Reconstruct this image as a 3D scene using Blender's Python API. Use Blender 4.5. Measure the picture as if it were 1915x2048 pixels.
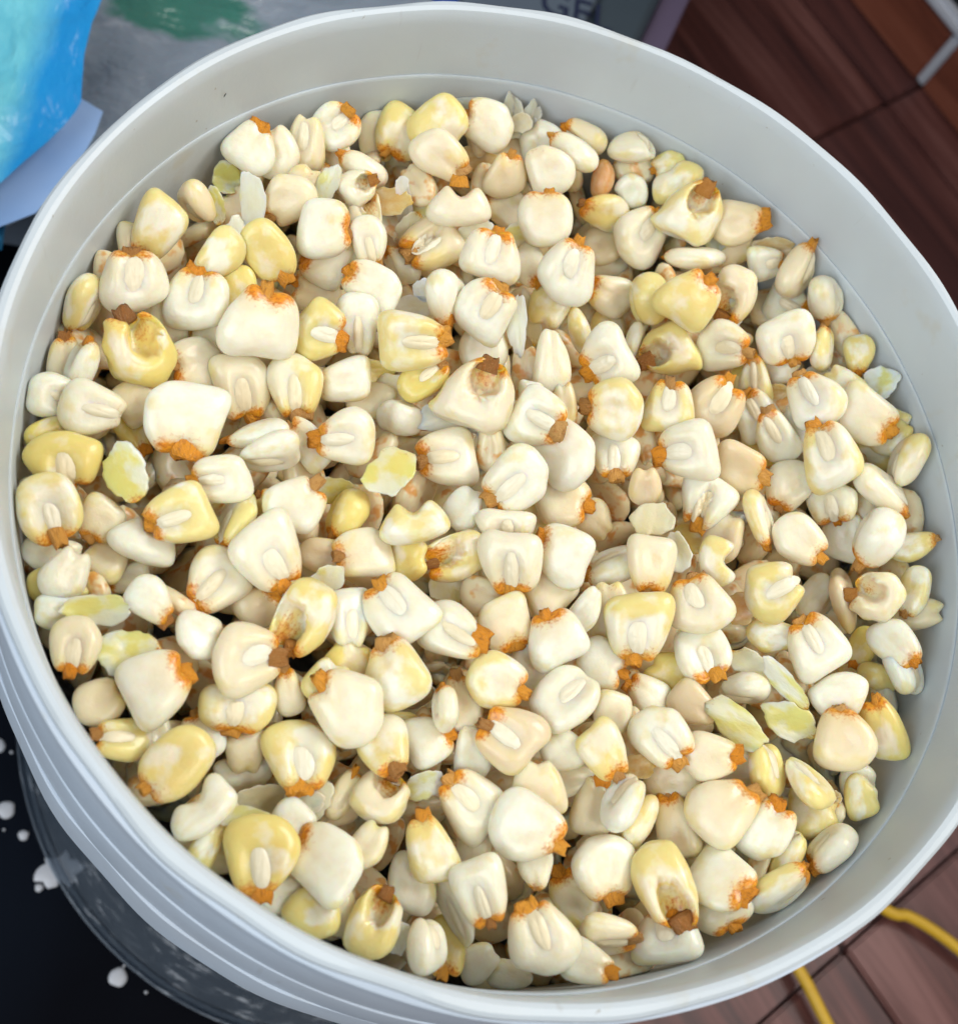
import bpy, bmesh, math, random
import numpy as np
from mathutils import Vector, Quaternion, Matrix, Euler

# ================================================================ camera, world, lights, exposure
scene = bpy.context.scene
for o in list(bpy.data.objects): bpy.data.objects.remove(o)
COL = scene.collection
CAM = np.array([-0.08729, -0.12618, 0.25572])
AX, BY = 0.38336, -0.26693
FPX = 2700.0                                   # focal length in photo pixels (photo is 1915 x 2048)
_ca, _sa, _cb, _sb = math.cos(AX), math.sin(AX), math.cos(BY), math.sin(BY)
CM = np.array([[_cb, 0, _sb], [0, 1, 0], [-_sb, 0, _cb]]) @ np.array([[1, 0, 0], [0, _ca, -_sa], [0, _sa, _ca]])
cam = bpy.data.cameras.new('camera'); cam_o = bpy.data.objects.new('camera', cam); COL.objects.link(cam_o)
cam_o.matrix_world = Matrix.Translation(CAM.tolist()) @ Matrix(CM.tolist()).to_4x4()
cam.sensor_fit = 'HORIZONTAL'; cam.sensor_width = 36.0; cam.lens = FPX / 1915 * 36.0
cam.clip_start = 0.01; cam.clip_end = 20
cam.dof.use_dof = True; cam.dof.focus_distance = 0.325; cam.dof.aperture_fstop = 17.0
scene.camera = cam_o
scene.render.resolution_x, scene.render.resolution_y = 957, 1024

world = bpy.data.worlds.new('World'); scene.world = world; world.use_nodes = True
bg = world.node_tree.nodes['Background']
bg.inputs['Color'].default_value = (.86, .93, 1.0, 1); bg.inputs['Strength'].default_value = 0.30

def area(name, loc, target, size, power, color):
    l = bpy.data.lights.new(name, 'AREA'); l.shape = 'RECTANGLE'; l.size, l.size_y = size; l.energy = power; l.color = color
    o = bpy.data.objects.new(name, l); COL.objects.link(o); o.location = loc
    o.rotation_euler = (Vector(target) - Vector(loc)).to_track_quat('-Z', 'Y').to_euler()
    return o
area('window_light', (0.95, 0.50, 1.35), (0, 0, 0), (.8, .8), 24, (1.0, .97, .93))
area('collar_fill_light', (-1.00, -0.75, 0.95), (0, 0, 0), (.9, .9), 15, (.86, .94, 1.0))  # added fill, placed low at the side to brighten the tub collar
area('ceiling_light', (0.45, -0.70, 1.50), (0, 0, 0), (.5, .5), 8, (1.0, .86, .70))
scene.cycles.use_adaptive_sampling = True; scene.cycles.adaptive_threshold = .025; scene.cycles.max_bounces = 8; scene.cycles.diffuse_bounces = 5; scene.cycles.glossy_bounces = 3; scene.cycles.transparent_max_bounces = 6

scene.view_settings.view_transform = 'Standard'; scene.view_settings.look = 'None'
scene.view_settings.exposure = -0.06; scene.view_settings.gamma = 1.0
scene.view_settings.use_curve_mapping = False

def unproject(px, py, z):
    """photo pixel -> point on the horizontal plane at height z"""
    d = CM @ np.array([(px - 957.5) / FPX, -(py - 1024) / FPX, -1.0]); t = (z - CAM[2]) / d[2]
    return CAM + t * d

# ================================================================ helpers
def mesh(name, V, F, smooth=True, stain=None):
    me = bpy.data.meshes.new(name)
    me.from_pydata([tuple(map(float, v)) for v in V], [], [tuple(int(i) for i in q) for q in F])
    if smooth: me.polygons.foreach_set('use_smooth', [True] * len(me.polygons))
    if stain is not None:
        a = me.attributes.new('stain', 'FLOAT', 'POINT'); a.data.foreach_set('value', np.asarray(stain, dtype=np.float32))
    me.update(); return me
def obj(name, me, mat=None, parent=None):
    o = bpy.data.objects.new(name, me); COL.objects.link(o)
    if mat is not None and not me.materials: me.materials.append(mat)
    if parent is not None: o.parent = parent
    return o
def empty(name, loc=(0, 0, 0)):
    o = bpy.data.objects.new(name, None); COL.objects.link(o); o.location = loc; o.empty_display_size = .01; return o
def tag(o, label=None, cat=None, group=None, kind=None):
    if label: o['label'] = label
    if cat: o['category'] = cat
    if group: o['group'] = group
    if kind: o['kind'] = kind
    return o
def box(c, s, bev=0.0):
    bm = bmesh.new(); bmesh.ops.create_cube(bm, size=1)
    for v in bm.verts: v.co = Vector((v.co.x * s[0], v.co.y * s[1], v.co.z * s[2])) + Vector(c)
    if bev: bmesh.ops.bevel(bm, geom=bm.edges[:], offset=bev, segments=2, affect='EDGES')
    me = bpy.data.meshes.new('box'); bm.to_mesh(me); bm.free(); return me
def lathe(name, prof, ns=192, wob=None, closed=False):
    V = []; F = []; n = len(prof)
    for k, (r, z) in enumerate(prof):
        for s in range(ns):
            a = s / ns * 2 * math.pi; rr = r + (wob(k, a) if wob else 0)
            V.append((rr * math.cos(a), rr * math.sin(a), z))
    for k in range(n if closed else n - 1):
        k2 = (k + 1) % n
        for s in range(ns): F.append((k * ns + s, k * ns + (s + 1) % ns, k2 * ns + (s + 1) % ns, k2 * ns + s))
    me = mesh(name, V, F); me.set_sharp_from_angle(angle=math.radians(28)); return me

# ---- node helpers
class NT:
    def __init__(s, name):
        s.m = bpy.data.materials.new(name); s.m.use_nodes = True; s.t = s.m.node_tree; s.n = s.t.nodes
        s.b = s.n['Principled BSDF']; s.out = s.n['Material Output']
    def add(s, ty, **kw):
        x = s.n.new(ty)
        for k, v in kw.items(): setattr(x, k, v)
        return x
    def link(s, a, b): s.t.links.new(a, b)
    def val(s, x, v):
        if hasattr(v, 'default_value') or hasattr(v, 'is_linked'): s.link(v, x)
        else: x.default_value = v
    def math(s, op, a, b=0.0, clamp=False):
        x = s.add('ShaderNodeMath', operation=op, use_clamp=clamp); s.val(x.inputs[0], a); s.val(x.inputs[1], b); return x.outputs[0]
    def mix(s, f, a, b):
        x = s.add('ShaderNodeMix', data_type='RGBA'); s.val(x.inputs[0], f)
        for i, v in ((6, a), (7, b)): s.val(x.inputs[i], v if not isinstance(v, tuple) else (*v, 1))
        return x.outputs[2]
    def ramp(s, f, stops, interp='LINEAR'):
        x = s.add('ShaderNodeValToRGB'); x.color_ramp.interpolation = interp; e = x.color_ramp.elements
        while len(e) < len(stops): e.new(.5)
        for q, (p, c) in zip(e, stops): q.position = p; q.color = (*c, 1) if isinstance(c, tuple) else (c, c, c, 1)
        s.link(f, x.inputs[0]); return x.outputs[0]
    def noise(s, vec, scale, detail=2, rough=.5, dist=0):
        x = s.add('ShaderNodeTexNoise'); x.inputs['Scale'].default_value = scale; x.inputs['Detail'].default_value = detail
        x.inputs['Roughness'].default_value = rough; x.inputs['Distortion'].default_value = dist
        if vec is not None: s.link(vec, x.inputs['Vector'])
        return x.outputs[0]
    def obj(s): return s.add('ShaderNodeTexCoord').outputs['Object']
    def scaled(s, vec, sc):
        x = s.add('ShaderNodeMapping'); x.inputs['Scale'].default_value = sc; s.link(vec, x.inputs['Vector']); return x.outputs[0]
    def oattr(s, name):
        x = s.add('ShaderNodeAttribute', attribute_type='OBJECT', attribute_name=name); return x.outputs['Fac']
    def gattr(s, name):
        x = s.add('ShaderNodeAttribute', attribute_type='GEOMETRY', attribute_name=name); return x.outputs['Fac']
    def rnd(s): return s.add('ShaderNodeObjectInfo').outputs['Random']
    def bump(s, h, strength, dist):
        x = s.add('ShaderNodeBump'); x.inputs['Strength'].default_value = strength; x.inputs['Distance'].default_value = dist
        s.link(h, x.inputs['Height']); s.link(x.outputs[0], s.b.inputs['Normal'])
    def set(s, **kw):
        for k, v in kw.items():
            i = s.b.inputs[k.replace('_', ' ')]
            s.val(i, v if not (isinstance(v, tuple) and len(v) == 3 and i.type == 'RGBA') else (*v, 1))
        return s

# ================================================================ materials
def kernel_material(name, stuff=False):
    t = NT(name); P = t.obj()
    seed = t.math('MULTIPLY', t.rnd(), 57.0)
    sh = t.add('ShaderNodeVectorMath', operation='ADD'); t.link(P, sh.inputs[0])
    cx = t.add('ShaderNodeCombineXYZ'); t.link(seed, cx.inputs[0]); t.link(seed, cx.inputs[2]); t.link(cx.outputs[0], sh.inputs[1])
    Q = sh.outputs[0]
    if stuff: Q = t.scaled(P, (130, 130, 130)); tint = .7; yel = .6
    else: tint = t.oattr('tint'); yel = t.oattr('yellow')
    big = t.noise(Q, .85, 1); mid = t.noise(Q, 2.4, 2); fine = t.noise(Q, 9, 3)
    base = t.mix(tint, (.885, .875, .75), (.83, .70, .46))
    if not stuff:                                # the floury heart of a kernel is creamier than its shoulders
        vl = t.add('ShaderNodeVectorMath', operation='LENGTH'); t.link(P, vl.inputs[0])
        base = t.mix(t.math('MULTIPLY', t.ramp(vl.outputs['Value'], [(.15, 1.0), (.95, 0.0)]), t.math('MULTIPLY', mid, .75)), base, (.82, .71, .48))
    base = t.mix(t.math('MULTIPLY', t.ramp(mid, [(.40, 0.0), (.75, 1.0)]), .40), base, (.76, .66, .43))       # glassier zones
    # yellow skin left in soft patches, mostly on the shoulders
    sx = t.add('ShaderNodeSeparateXYZ'); t.link(P, sx.inputs[0])
    if not stuff:
        ed = t.math('MULTIPLY', t.math('ADD', t.math('POWER', sx.outputs[0], 2.0), t.math('POWER', sx.outputs[1], 2.0)), t.oattr('edge'))
        thr = t.math('SUBTRACT', .84, t.math('MULTIPLY', yel, .46))
        f_ = t.math('ADD', t.math('ADD', big, t.math('MULTIPLY', t.math('SUBTRACT', mid, .35), .40)), ed)
    else: thr = .62; f_ = big
    y1 = t.math('MULTIPLY', t.math('SUBTRACT', f_, thr), 6.0, True)
    y1 = t.math('MULTIPLY', y1, t.math('MINIMUM', t.math('ADD', .35, t.math('MULTIPLY', yel, .55)), .90))
    base = t.mix(y1, base, t.mix(mid, (.80, .70, .21), (.78, .60, .12)))
    if not stuff:
        base = t.mix(t.math('MULTIPLY', t.oattr('rust'), t.ramp(mid, [(.2, .55), (.7, 1.0)])), base, (.66, .27, .035))
        base = t.mix(t.math('MULTIPLY', t.oattr('husk'), .8), base, (.60, .46, .30))
        st = t.math('MULTIPLY', t.gattr('stain'), t.oattr('stained'))
        soft = t.math('MULTIPLY', t.math('POWER', st, .45), .55, True)
        base = t.mix(soft, base, (.80, .53, .16))
        core = t.math('MULTIPLY', t.math('SUBTRACT', t.math('ADD', st, t.math('MULTIPLY', t.math('SUBTRACT', fine, .5), 1.0)), .30), 2.2, True)
        base = t.mix(core, base, t.mix(t.ramp(fine, [(.45, 0.0), (.72, 1.0)]), (.80, .32, .02), (.50, .15, .015)))
    else:
        base = t.mix(.25, base, (.78, .60, .32)); base = t.mix(t.ramp(t.noise(Q, 2.0, 2), [(.54, 0.0), (.66, .8)]), base, (.70, .32, .05))  # warm light bounced between kernels, painted into the mass as tan and orange
    t.set(Base_Color=base, Roughness=t.math('ADD', .24, t.math('MULTIPLY', mid, .20)), Coat_Weight=.25, Coat_Roughness=.16, Subsurface_Weight=.75, Subsurface_Radius=(1.0, .58, .24), Subsurface_Scale=.0050, Specular_IOR_Level=.42)
    t.bump(t.math('ADD', t.math('MULTIPLY', fine, .35), mid), .30, .0006)
    return t.m

def tip_material(name='stalk_tip', dark=False):
    t = NT(name); P = t.scaled(t.obj(), (1.6, .35, 1.6)); r = t.rnd()
    sh = t.add('ShaderNodeVectorMath', operation='ADD'); t.link(P, sh.inputs[0])
    cx = t.add('ShaderNodeCombineXYZ'); t.link(t.math('MULTIPLY', r, 31.0), cx.inputs[1]); t.link(cx.outputs[0], sh.inputs[1])
    n = t.noise(sh.outputs[0], 7, 4, .6); n2 = t.noise(sh.outputs[0], 24, 3, .6)
    a = t.ramp(r, [(.0, (.84, .29, .008)), (.45, (.82, .35, .025)), (.75, (.66, .36, .11)), (1.0, (.40, .16, .03))]) if not dark else t.ramp(r, [(.0, (.46, .18, .03)), (.5, (.26, .10, .02)), (1.0, (.62, .26, .04))])
    c = t.mix(t.ramp(n, [(.52, 0.0), (.76, .9)]), a, (.42, .13, .015))
    c = t.mix(t.ramp(n2, [(.56, 0.0), (.78, .55)]), c, (.78, .52, .22))
    t.set(Base_Color=c, Roughness=.45)
    t.bump(t.math('ADD', n, t.math('MULTIPLY', n2, .5)), .8, .0014)
    return t.m

def germ_material():
    t = NT('germ'); P = t.scaled(t.obj(), (9, 1.6, 4)); n = t.noise(P, 1.6, 3)
    c = t.mix(t.rnd(), (.86, .81, .64), (.82, .71, .47))
    c = t.mix(t.ramp(n, [(.5, 0.0), (.8, .5)]), c, (.74, .62, .38))
    t.set(Base_Color=c, Roughness=.34, Subsurface_Weight=.25, Subsurface_Radius=(1.0, .62, .30), Subsurface_Scale=.002); t.b.subsurface_method = 'BURLEY'
    t.bump(n, .3, .0004); return t.m

def tub_material(name='white_tub_plastic', c1=(.59, .655, .70), c2=(.55, .60, .63)):
    t = NT(name); P = t.obj()
    n = t.noise(P, 28, 4); sp = t.noise(P, 420, 2); st = t.noise(P, 75, 3, .6)
    c = t.mix(t.ramp(n, [(.35, 0.0), (.75, 1.0)]), c1, c2)
    c = t.mix(t.ramp(sp, [(.755, 0.0), (.79, .55)]), c, (.28, .25, .2))
    c = t.mix(t.ramp(st, [(.63, 0.0), (.78, .34)]), c, (.52, .47, .34))
    ly = t.noise(t.scaled(P, (260, 260, 30)), 1.0, 3); c = t.mix(t.ramp(ly, [(.70, 0.0), (.80, .30)]), c, (.42, .42, .42))
    t.set(Base_Color=c, Roughness=t.math('ADD', .34, t.math('MULTIPLY', st, .2)), Specular_IOR_Level=.45)
    t.bump(t.math('ADD', t.noise(P, 900, 2), t.math('MULTIPLY', st, 2.0)), .10, .0003)
    return t.m

M_KER, M_STUFF, M_TIP, M_GERM, M_TUB = kernel_material('corn_kernel'), kernel_material('corn_mass', True), tip_material(), germ_material(), tub_material()
M_TIP_DARK = tip_material('browned_tip', True)
M_COLLAR = tub_material('bluish_collar_tint', (.64, .73, .84), (.62, .68, .76))  # collar rings coloured paler and bluer than the rest of the tub

def plain(name, col, rough=.5, **kw):
    t = NT(name); t.set(Base_Color=col, Roughness=rough, **kw); return t.m

# ---------------------------------------------------------------- kernel shapes (pure numpy)
def noise3(seed, n=10, fmax=4.0):
    """smooth pseudo noise: sum of random plane waves"""
    g = np.random.RandomState(seed)
    K = g.normal(size=(n, 3)); K /= np.linalg.norm(K, axis=1)[:, None]
    K *= g.uniform(1.0, fmax, (n, 1)); ph = g.uniform(0, 6.28, n); am = 1.0 / np.linalg.norm(K, axis=1) ** .6
    am /= np.sqrt((am ** 2).sum() / 2)
    return lambda P: (np.sin(P @ K.T + ph) * am).sum(1)

def sstep(a, b, x):
    t = np.clip((x - a) / (b - a), 0, 1); return t * t * (3 - 2 * t)

def disk_faces(nr, ns):
    """closed pillow: vertex 0 top centre, nr rings top (last = rim), nr-1 rings bottom, bottom centre"""
    F = []
    def idx(k, s): return 1 + k * ns + s % ns
    for s in range(ns): F.append((0, idx(0, s), idx(0, s + 1)))
    tot = 2 * nr - 1
    for k in range(tot - 1):
        for s in range(ns): F.append((idx(k, s), idx(k + 1, s), idx(k + 1, s + 1), idx(k, s + 1)))
    last = 1 + tot * ns
    for s in range(ns): F.append((last, idx(tot - 1, s + 1), idx(tot - 1, s)))
    return F

RINGS = np.array([.18, .34, .48, .60, .71, .80, .875, .93, .97, .993, 1.0])

def disk_grid(ns, rings=RINGS):
    th = np.arange(ns) / ns * 2 * np.pi
    r = np.concatenate([[0], np.repeat(rings, ns), np.repeat(rings[-2::-1], ns), [0]])
    t = np.concatenate([[0], np.tile(th, len(rings)), np.tile(th, len(rings) - 1), [0]])
    top = np.concatenate([np.ones(1 + len(rings) * ns), -np.ones((len(rings) - 1) * ns + 1)])
    return r, t, top

def make_body(v, mode='plain', ns=44, rings=RINGS):
    """kernel: tip at y=-1, crown at y=+1, germ face +z.  returns verts, faces, stain"""
    g = np.random.RandomState(100 + v)
    n = g.choice([2.3, 2.5, 2.8, 3.3]); tipw = g.uniform(.58, .92); notch = g.uniform(.10, .28)
    r, t, top = disk_grid(ns, rings)
    c, s = np.cos(t), np.sin(t)
    ox = np.sign(c) * np.abs(c) ** (2 / n); oy = np.sign(s) * np.abs(s) ** (2 / n)
    u = (oy + 1) / 2
    wob = 1 + .055 * np.sin(2 * t + g.uniform(0, 6)) + .048 * np.sin(3 * t + g.uniform(0, 6)) + .020 * np.sin(5 * t + g.uniform(0, 6))
    ox = ox * (tipw + (1 - tipw) * sstep(0, .85, u)) * wob
    oy = oy * wob
    crown = g.uniform(-.05, .12)
    oy = oy - crown * np.exp(-(ox / .45) ** 2) * (oy > .5)
    oy = oy + notch * np.exp(-(ox / .3) ** 2) * sstep(-.5, -.95, oy)
    x, y = ox * r, oy * r
    if mode == 'bite':                       # crescent shaped: a big notch at the tip
        y = y + .55 * np.exp(-(x / .42) ** 2) * sstep(.1, -.9, y)
    P0 = np.stack([x, y, top * .3], 1)
    N1, N2 = noise3(v * 7 + 1, 12, 3.0), noise3(v * 7 + 2, 14, 9.0)
    h = np.clip(1 - r ** g.uniform(3.6, 5.0), 0, 1) ** .50
    dome = 1 - .10 * (x ** 2 + y ** 2)
    prof = .84 + g.uniform(.0, .16) * y - .06 * y * y
    skew = g.uniform(-.12, .12)
    z = top * h * dome * (prof + skew * x) * (1 + .10 * N1(P0))
    up = top > 0
    # germ side: a shield shaped hollow with rounded shoulders
    gw = g.uniform(.36, .48); gd = g.uniform(.24, .40); gl = g.uniform(.66, .85)
    pit = np.exp(-((np.abs(x) / gw) ** 3 + (np.abs(y + .38) / gl) ** 3.2))
    ridge = np.exp(-(np.abs(np.abs(x) - gw * 1.15) / .16) ** 2) * np.exp(-(np.abs(y + .3) / .6) ** 4)
    z = np.where(up, z - gd * pit * h + .07 * ridge * h, z)
    # back: dimple near the tip, faint fold down the middle
    z = np.where(~up, z + (.20 * np.exp(-((x / .24) ** 2 + ((y + .95) / .35) ** 2)) + .10 * g.uniform(-.2, 1) * np.exp(-(x / .16) ** 2) * sstep(.5, -.6, y)) * h, z)
    dx, dy = g.uniform(-.3, .3), g.uniform(0, .4)
    z = np.where(~up, z + g.uniform(0, .22) * np.exp(-(((x - dx) / .33) ** 2 + ((y - dy) / .4) ** 2)) * h, z)
    stain = np.exp(-np.maximum(y + .90 - notch * .6 + .06 * N2(P0), 0) / .20) * np.exp(-(x / .66) ** 4)
    if mode == 'torn':
        cx, cy = g.uniform(-.15, .15), g.uniform(-.45, -.2); rad = g.uniform(.42, .6)
        d = np.sqrt(((x - cx) / 1.0) ** 2 + ((y - cy) / 1.25) ** 2) + .10 * N1(P0 * 2.2) + .045 * N2(P0 * 2)
        hole = sstep(rad + .05, rad - .08, d)
        lip = np.exp(-((d - rad - .05) / .07) ** 2)
        z = np.where(up, z - hole * (.95 + .18 * N1(P0 * 1.7)) * h ** .5 + lip * (.10 + .12 * N2(P0)) * h, z)
        stain = np.maximum(stain, np.where(up, sstep(rad + .1, rad - .35, d) * (.35 + .45 * sstep(.1, -.8, y)), 0))
        x = x + .05 * N2(P0 * 1.3) * r ** 6; y = y + .05 * N2(P0 * 1.3 + 3) * r ** 6
    if mode == 'split':
        off = g.uniform(-.1, .1)
        cut = np.exp(-((x - off + .15 * y) / .11) ** 2) * sstep(.75, .2, y)
        z = np.where(up, z - 1.0 * cut * h, z)
        y = y + .5 * np.exp(-((x - off) / .16) ** 2) * sstep(-.3, -.95, y)
        stain = np.maximum(stain, .35 * cut * sstep(.1, -.9, y))
    z = z + .018 * N2(P0) * h
    bend = g.uniform(-.12, .12); z = z + bend * (x * x - y * y * .6) * .8
    return np.stack([x, y, z], 1), disk_faces(len(rings), ns), np.clip(stain, 0, 1)

def make_germ(kind, v):
    """embryo showing on the germ face of body (kind, v): a soft swelling that follows that body's surface"""
    g = np.random.RandomState(300 + v)
    rings = np.array([.2, .4, .58, .74, .87, .95, 1.0]); ns = 28
    r, t, top = disk_grid(ns, rings)
    w, l = g.uniform(.20, .32), g.uniform(.46, .62)
    c, s = np.cos(t), np.sin(t)
    wob = 1 + .06 * np.sin(2 * t + g.uniform(0, 6)) + .05 * np.sin(3 * t + g.uniform(0, 6))
    x = w * np.sign(c) * np.abs(c) ** .85 * (1 + .16 * s) * r * wob; y = l * s * r * wob - .27
    x = x + g.uniform(-.12, .12) * (y + .27) + g.uniform(-.05, .05)
    BV = body_shape(kind, v)[0]; BV = BV[:len(BV) // 2]
    d = (x[:, None] - BV[:, 0]) ** 2 + (y[:, None] - BV[:, 1]) ** 2; k = np.argsort(d, 1)[:, :6]
    wt = 1 / (np.take_along_axis(d, k, 1) + 1e-3); zs = (BV[:, 2][k] * wt).sum(1) / wt.sum(1)
    bump = g.uniform(.13, .24) * np.clip(1 - r ** 2.2, 0, 1) ** 1.1 - .035 * r ** 4
    line = np.exp(-((x - .1 * (y + .27)) / .04) ** 2) * np.exp(-((y + .2) / .3) ** 4)
    z = np.where(top > 0, zs + bump - g.uniform(0, .07) * line, zs - .12)
    return np.stack([x, y, z], 1), disk_faces(len(rings), ns), np.zeros(len(x))

def make_tip(v):
    """ragged remains of the stalk on the tip of a kernel"""
    g = np.random.RandomState(500 + v)
    ns = 22; rows = [-.64, -.80, -.92, -1.01, -1.08]; V = []; F = []
    w0 = g.uniform(.24, .40)
    aa = np.arange(ns) / ns * 6.2832
    jag2 = .035 * np.sin(2 * aa + g.uniform(0, 6)) + .03 * np.sin(3 * aa + g.uniform(0, 6)) + g.uniform(-.016, .016, ns)
    for k, yy in enumerate(rows):
        f = k / 4
        for s in range(ns):
            a = s / ns * 6.2832
            w = w0 * (1.0 - .28 * f) * g.uniform(.96, 1.04); hz = (.40 - .20 * f) * g.uniform(.92, 1.08)
            V.append((w * math.cos(a) + .05 * f * math.sin(7 * v), yy - jag2[s] * f * f * .65, hz * math.sin(a) - .02))
    for k in range(4):
        for s in range(ns):
            a, b = k * ns + s, k * ns + (s + 1) % ns; F.append((a, b, b + ns, a + ns))
    base = len(V)
    for s in range(ns):
        x, y, z = V[4 * ns + s]; V.append((x * .55, y + .06 + g.uniform(0, .08), z * .5))
    for s in range(ns):
        a, b = 4 * ns + s, 4 * ns + (s + 1) % ns; F.append((a, b, base + (s + 1) % ns, base + s))
    V.append((0, -.93, 0)); e = len(V) - 1
    for s in range(ns): F.append((base + s, base + (s + 1) % ns, e))
    V.append((0, -.62, 0)); e2 = len(V) - 1
    for s in range(ns): F.append(((s + 1) % ns, s, e2))
    V = np.array(V); V += .006 * g.normal(size=V.shape); Nz = noise3(v + 40, 10, 9.0); V *= (1 + .05 * Nz(V))[:, None] ** np.array([1, .3, 1])
    return V, F, np.ones(len(V))

def make_flake(v, ns=38):
    """torn piece of skin: thin cupped shell with a ragged edge"""
    g = np.random.RandomState(700 + v)
    rings = np.array([.25, .45, .62, .76, .87, .95, 1.0])
    r, t, top = disk_grid(ns, rings)
    rag = 1 + sum(g.uniform(.02, .30 / k) * np.sin(k * t + g.uniform(0, 6.28)) for k in (2, 3, 4, 6, 9, 13))
    jag = 1 + .016 * g.normal(size=ns)
    rag = rag * np.where(r > .9, np.interp(t, np.arange(ns) / ns * 6.2832, jag), 1)
    x, y = np.cos(t) * r * rag, np.sin(t) * r * rag
    m = max(np.abs(x).max(), np.abs(y).max()); x, y = x / m, y / m
    N = noise3(v + 900, 10, 3.0); N2 = noise3(v + 950, 12, 9)
    Q = np.stack([x, y, 0 * x], 1)
    curve = g.uniform(-.7, 1.0) * x * x + .25 * np.sin(2.2 * x + 1.7 * y + v) + g.uniform(-.25, .35) * y * y + .16 * N(Q) + .05 * N2(Q)
    th = .20 * (1 - .55 * r ** 3)
    z = curve + top * th * np.where(r > .999, .2, 1)
    st = np.exp(-np.maximum(y + .95 + .1 * N2(Q), 0) / .22)
    return np.stack([x, y, z - .2], 1), disk_faces(len(rings), ns), np.clip(st, 0, 1) * (v % 2)

def make_bean():
    r, t, top = disk_grid(36)
    c, s = np.cos(t), np.sin(t)
    x, y = .78 * c * r, s * r
    x = x - .16 * (1 - y * y) + .08
    h = np.clip(1 - r ** 2.2, 0, 1) ** .5
    z = top * h * .85
    return np.stack([x, y, z], 1), disk_faces(len(RINGS), 36), 0 * x

NB, NF, NT_, NG, NX, NP = 14, 9, 7, 6, 5, 3
def body_shape(kind, v):
    if kind == 'torn': return make_body(40 + v, 'torn')
    if kind == 'split': return make_body(60 + v, 'split')
    if kind == 'bite': return make_body(80 + v, 'bite')
    if kind == 'flake': return make_flake(v)
    if kind == 'bean': return make_bean()
    return make_body(v)

# ================================================================ the setting: floor tiles, skirting, black mat
ZF = -0.262; UA = math.radians(35.4); TILE = 0.3155
U = np.array([math.cos(UA), math.sin(UA)]); W_ = np.array([-math.sin(UA), math.cos(UA)])
U0, V0 = 0.1205, -0.191

def floor_material():
    t = NT('wood_print_tile'); P = t.obj(); r = t.rnd()
    sh = t.add('ShaderNodeVectorMath', operation='ADD'); t.link(P, sh.inputs[0])
    cx = t.add('ShaderNodeCombineXYZ'); t.link(t.math('MULTIPLY', r, 9.0), cx.inputs[0]); t.link(cx.outputs[0], sh.inputs[1])
    g = t.noise(t.scaled(sh.outputs[0], (75, 5, 1)), 1.0, 5, .62, .6); g2 = t.noise(t.scaled(sh.outputs[0], (16, 4, 1)), 1.0, 3)
    c = t.ramp(g, [(.34, (.040, .013, .012)), (.5, (.11, .036, .030)), (.66, (.19, .080, .070))])
    c = t.mix(t.ramp(g2, [(.35, 0.0), (.7, .45)]), c, (.115, .050, .052))
    # printed strips inside one tile
    sx = t.add('ShaderNodeSeparateXYZ'); t.link(P, sx.inputs[0])
    fr = t.math('FRACT', t.math('MULTIPLY', t.math('ADD', sx.outputs[0], 1.0), 1 / .0789)); 
    ln = t.math('LESS_THAN', t.math('ABSOLUTE', t.math('SUBTRACT', fr, .5)), .012)
    c = t.mix(t.math('MULTIPLY', ln, .35), c, (.05, .02, .02))
    t.set(Base_Color=c, Roughness=t.math('ADD', .30, t.math('MULTIPLY', g2, .2)), Specular_IOR_Level=.45)
    t.bump(g, .15, .0008); return t.m
M_FLOOR = floor_material()
ground = obj('floor', box((0.1, 0.1, ZF - .012), (2.4, 2.4, .012)), plain('dark_grout', (.045, .026, .026), .8)); tag(ground, kind='structure')
tile_me = box((0, 0, 0), (TILE - .0016, TILE - .0016, .008), .0012); tile_me.materials.append(M_FLOOR)
SK_U = 0.462
for i in range(-3, 2):
    for j in range(-3, 4):
        u, v = U0 + (i + .5) * TILE, V0 + (j + .5) * TILE
        if u - TILE / 2 > SK_U: continue
        o = obj('tile', tile_me, None, ground); p = U * u + W_ * v
        o.location = (p[0], p[1], ZF - .004); o.rotation_euler = (0, 0, UA)

# skirting: upright tiles with white joints, a white bead on top, dark wall behind
def on_skirt(px, py):
    d = CM @ np.array([(px - 957.5) / FPX, -(py - 1024) / FPX, -1.0]); n = np.array([U[0], U[1], 0])
    t = (SK_U - CAM @ n) / (d @ n); p = CAM + t * d; return p @ np.array([W_[0], W_[1], 0]), p[2]
vj, zj = on_skirt(1868, 125); _, z1 = on_skirt(1905, 78)
SKH = max(.03, min(.10, z1 - ZF))
sk = empty('skirting', (0, 0, ZF)); sk.rotation_euler = (0, 0, UA); tag(sk, 'red brown skirting tiles with white joints along the floor edge', 'skirting')
def skirt_material():
    t = NT('red_brown_tile'); P = t.obj()
    g = t.noise(t.scaled(P, (20, 5, 60)), 1.0, 5, .6, .5)
    t.set(Base_Color=t.ramp(g, [(.3, (.11, .028, .016)), (.55, (.22, .065, .036)), (.8, (.30, .10, .06))]), Roughness=.35); return t.m
M_SK = skirt_material(); M_WHITE = plain('white_joint', (.52, .54, .60), .6)
sl = .155
for k in range(-3, 4):
    o = obj('tile', box((0, 0, 0), (.009, sl - .006, SKH - .002), .0012), M_SK, sk)
    o.location = (SK_U + .0055, vj + (k + .5) * sl, SKH / 2)
for k in range(-3, 5):
    o = obj('joint', box((0, 0, 0), (.008, .0062, SKH - .002), .001), M_WHITE, sk); o.location = (SK_U + .0062, vj + k * sl, SKH / 2)
o = obj('bead', box((0, 0, 0), (.009, sl * 7 + .02, .009), .003), M_WHITE, sk); o.location = (SK_U + .0055, vj + sl * .5, SKH + .004)
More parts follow.
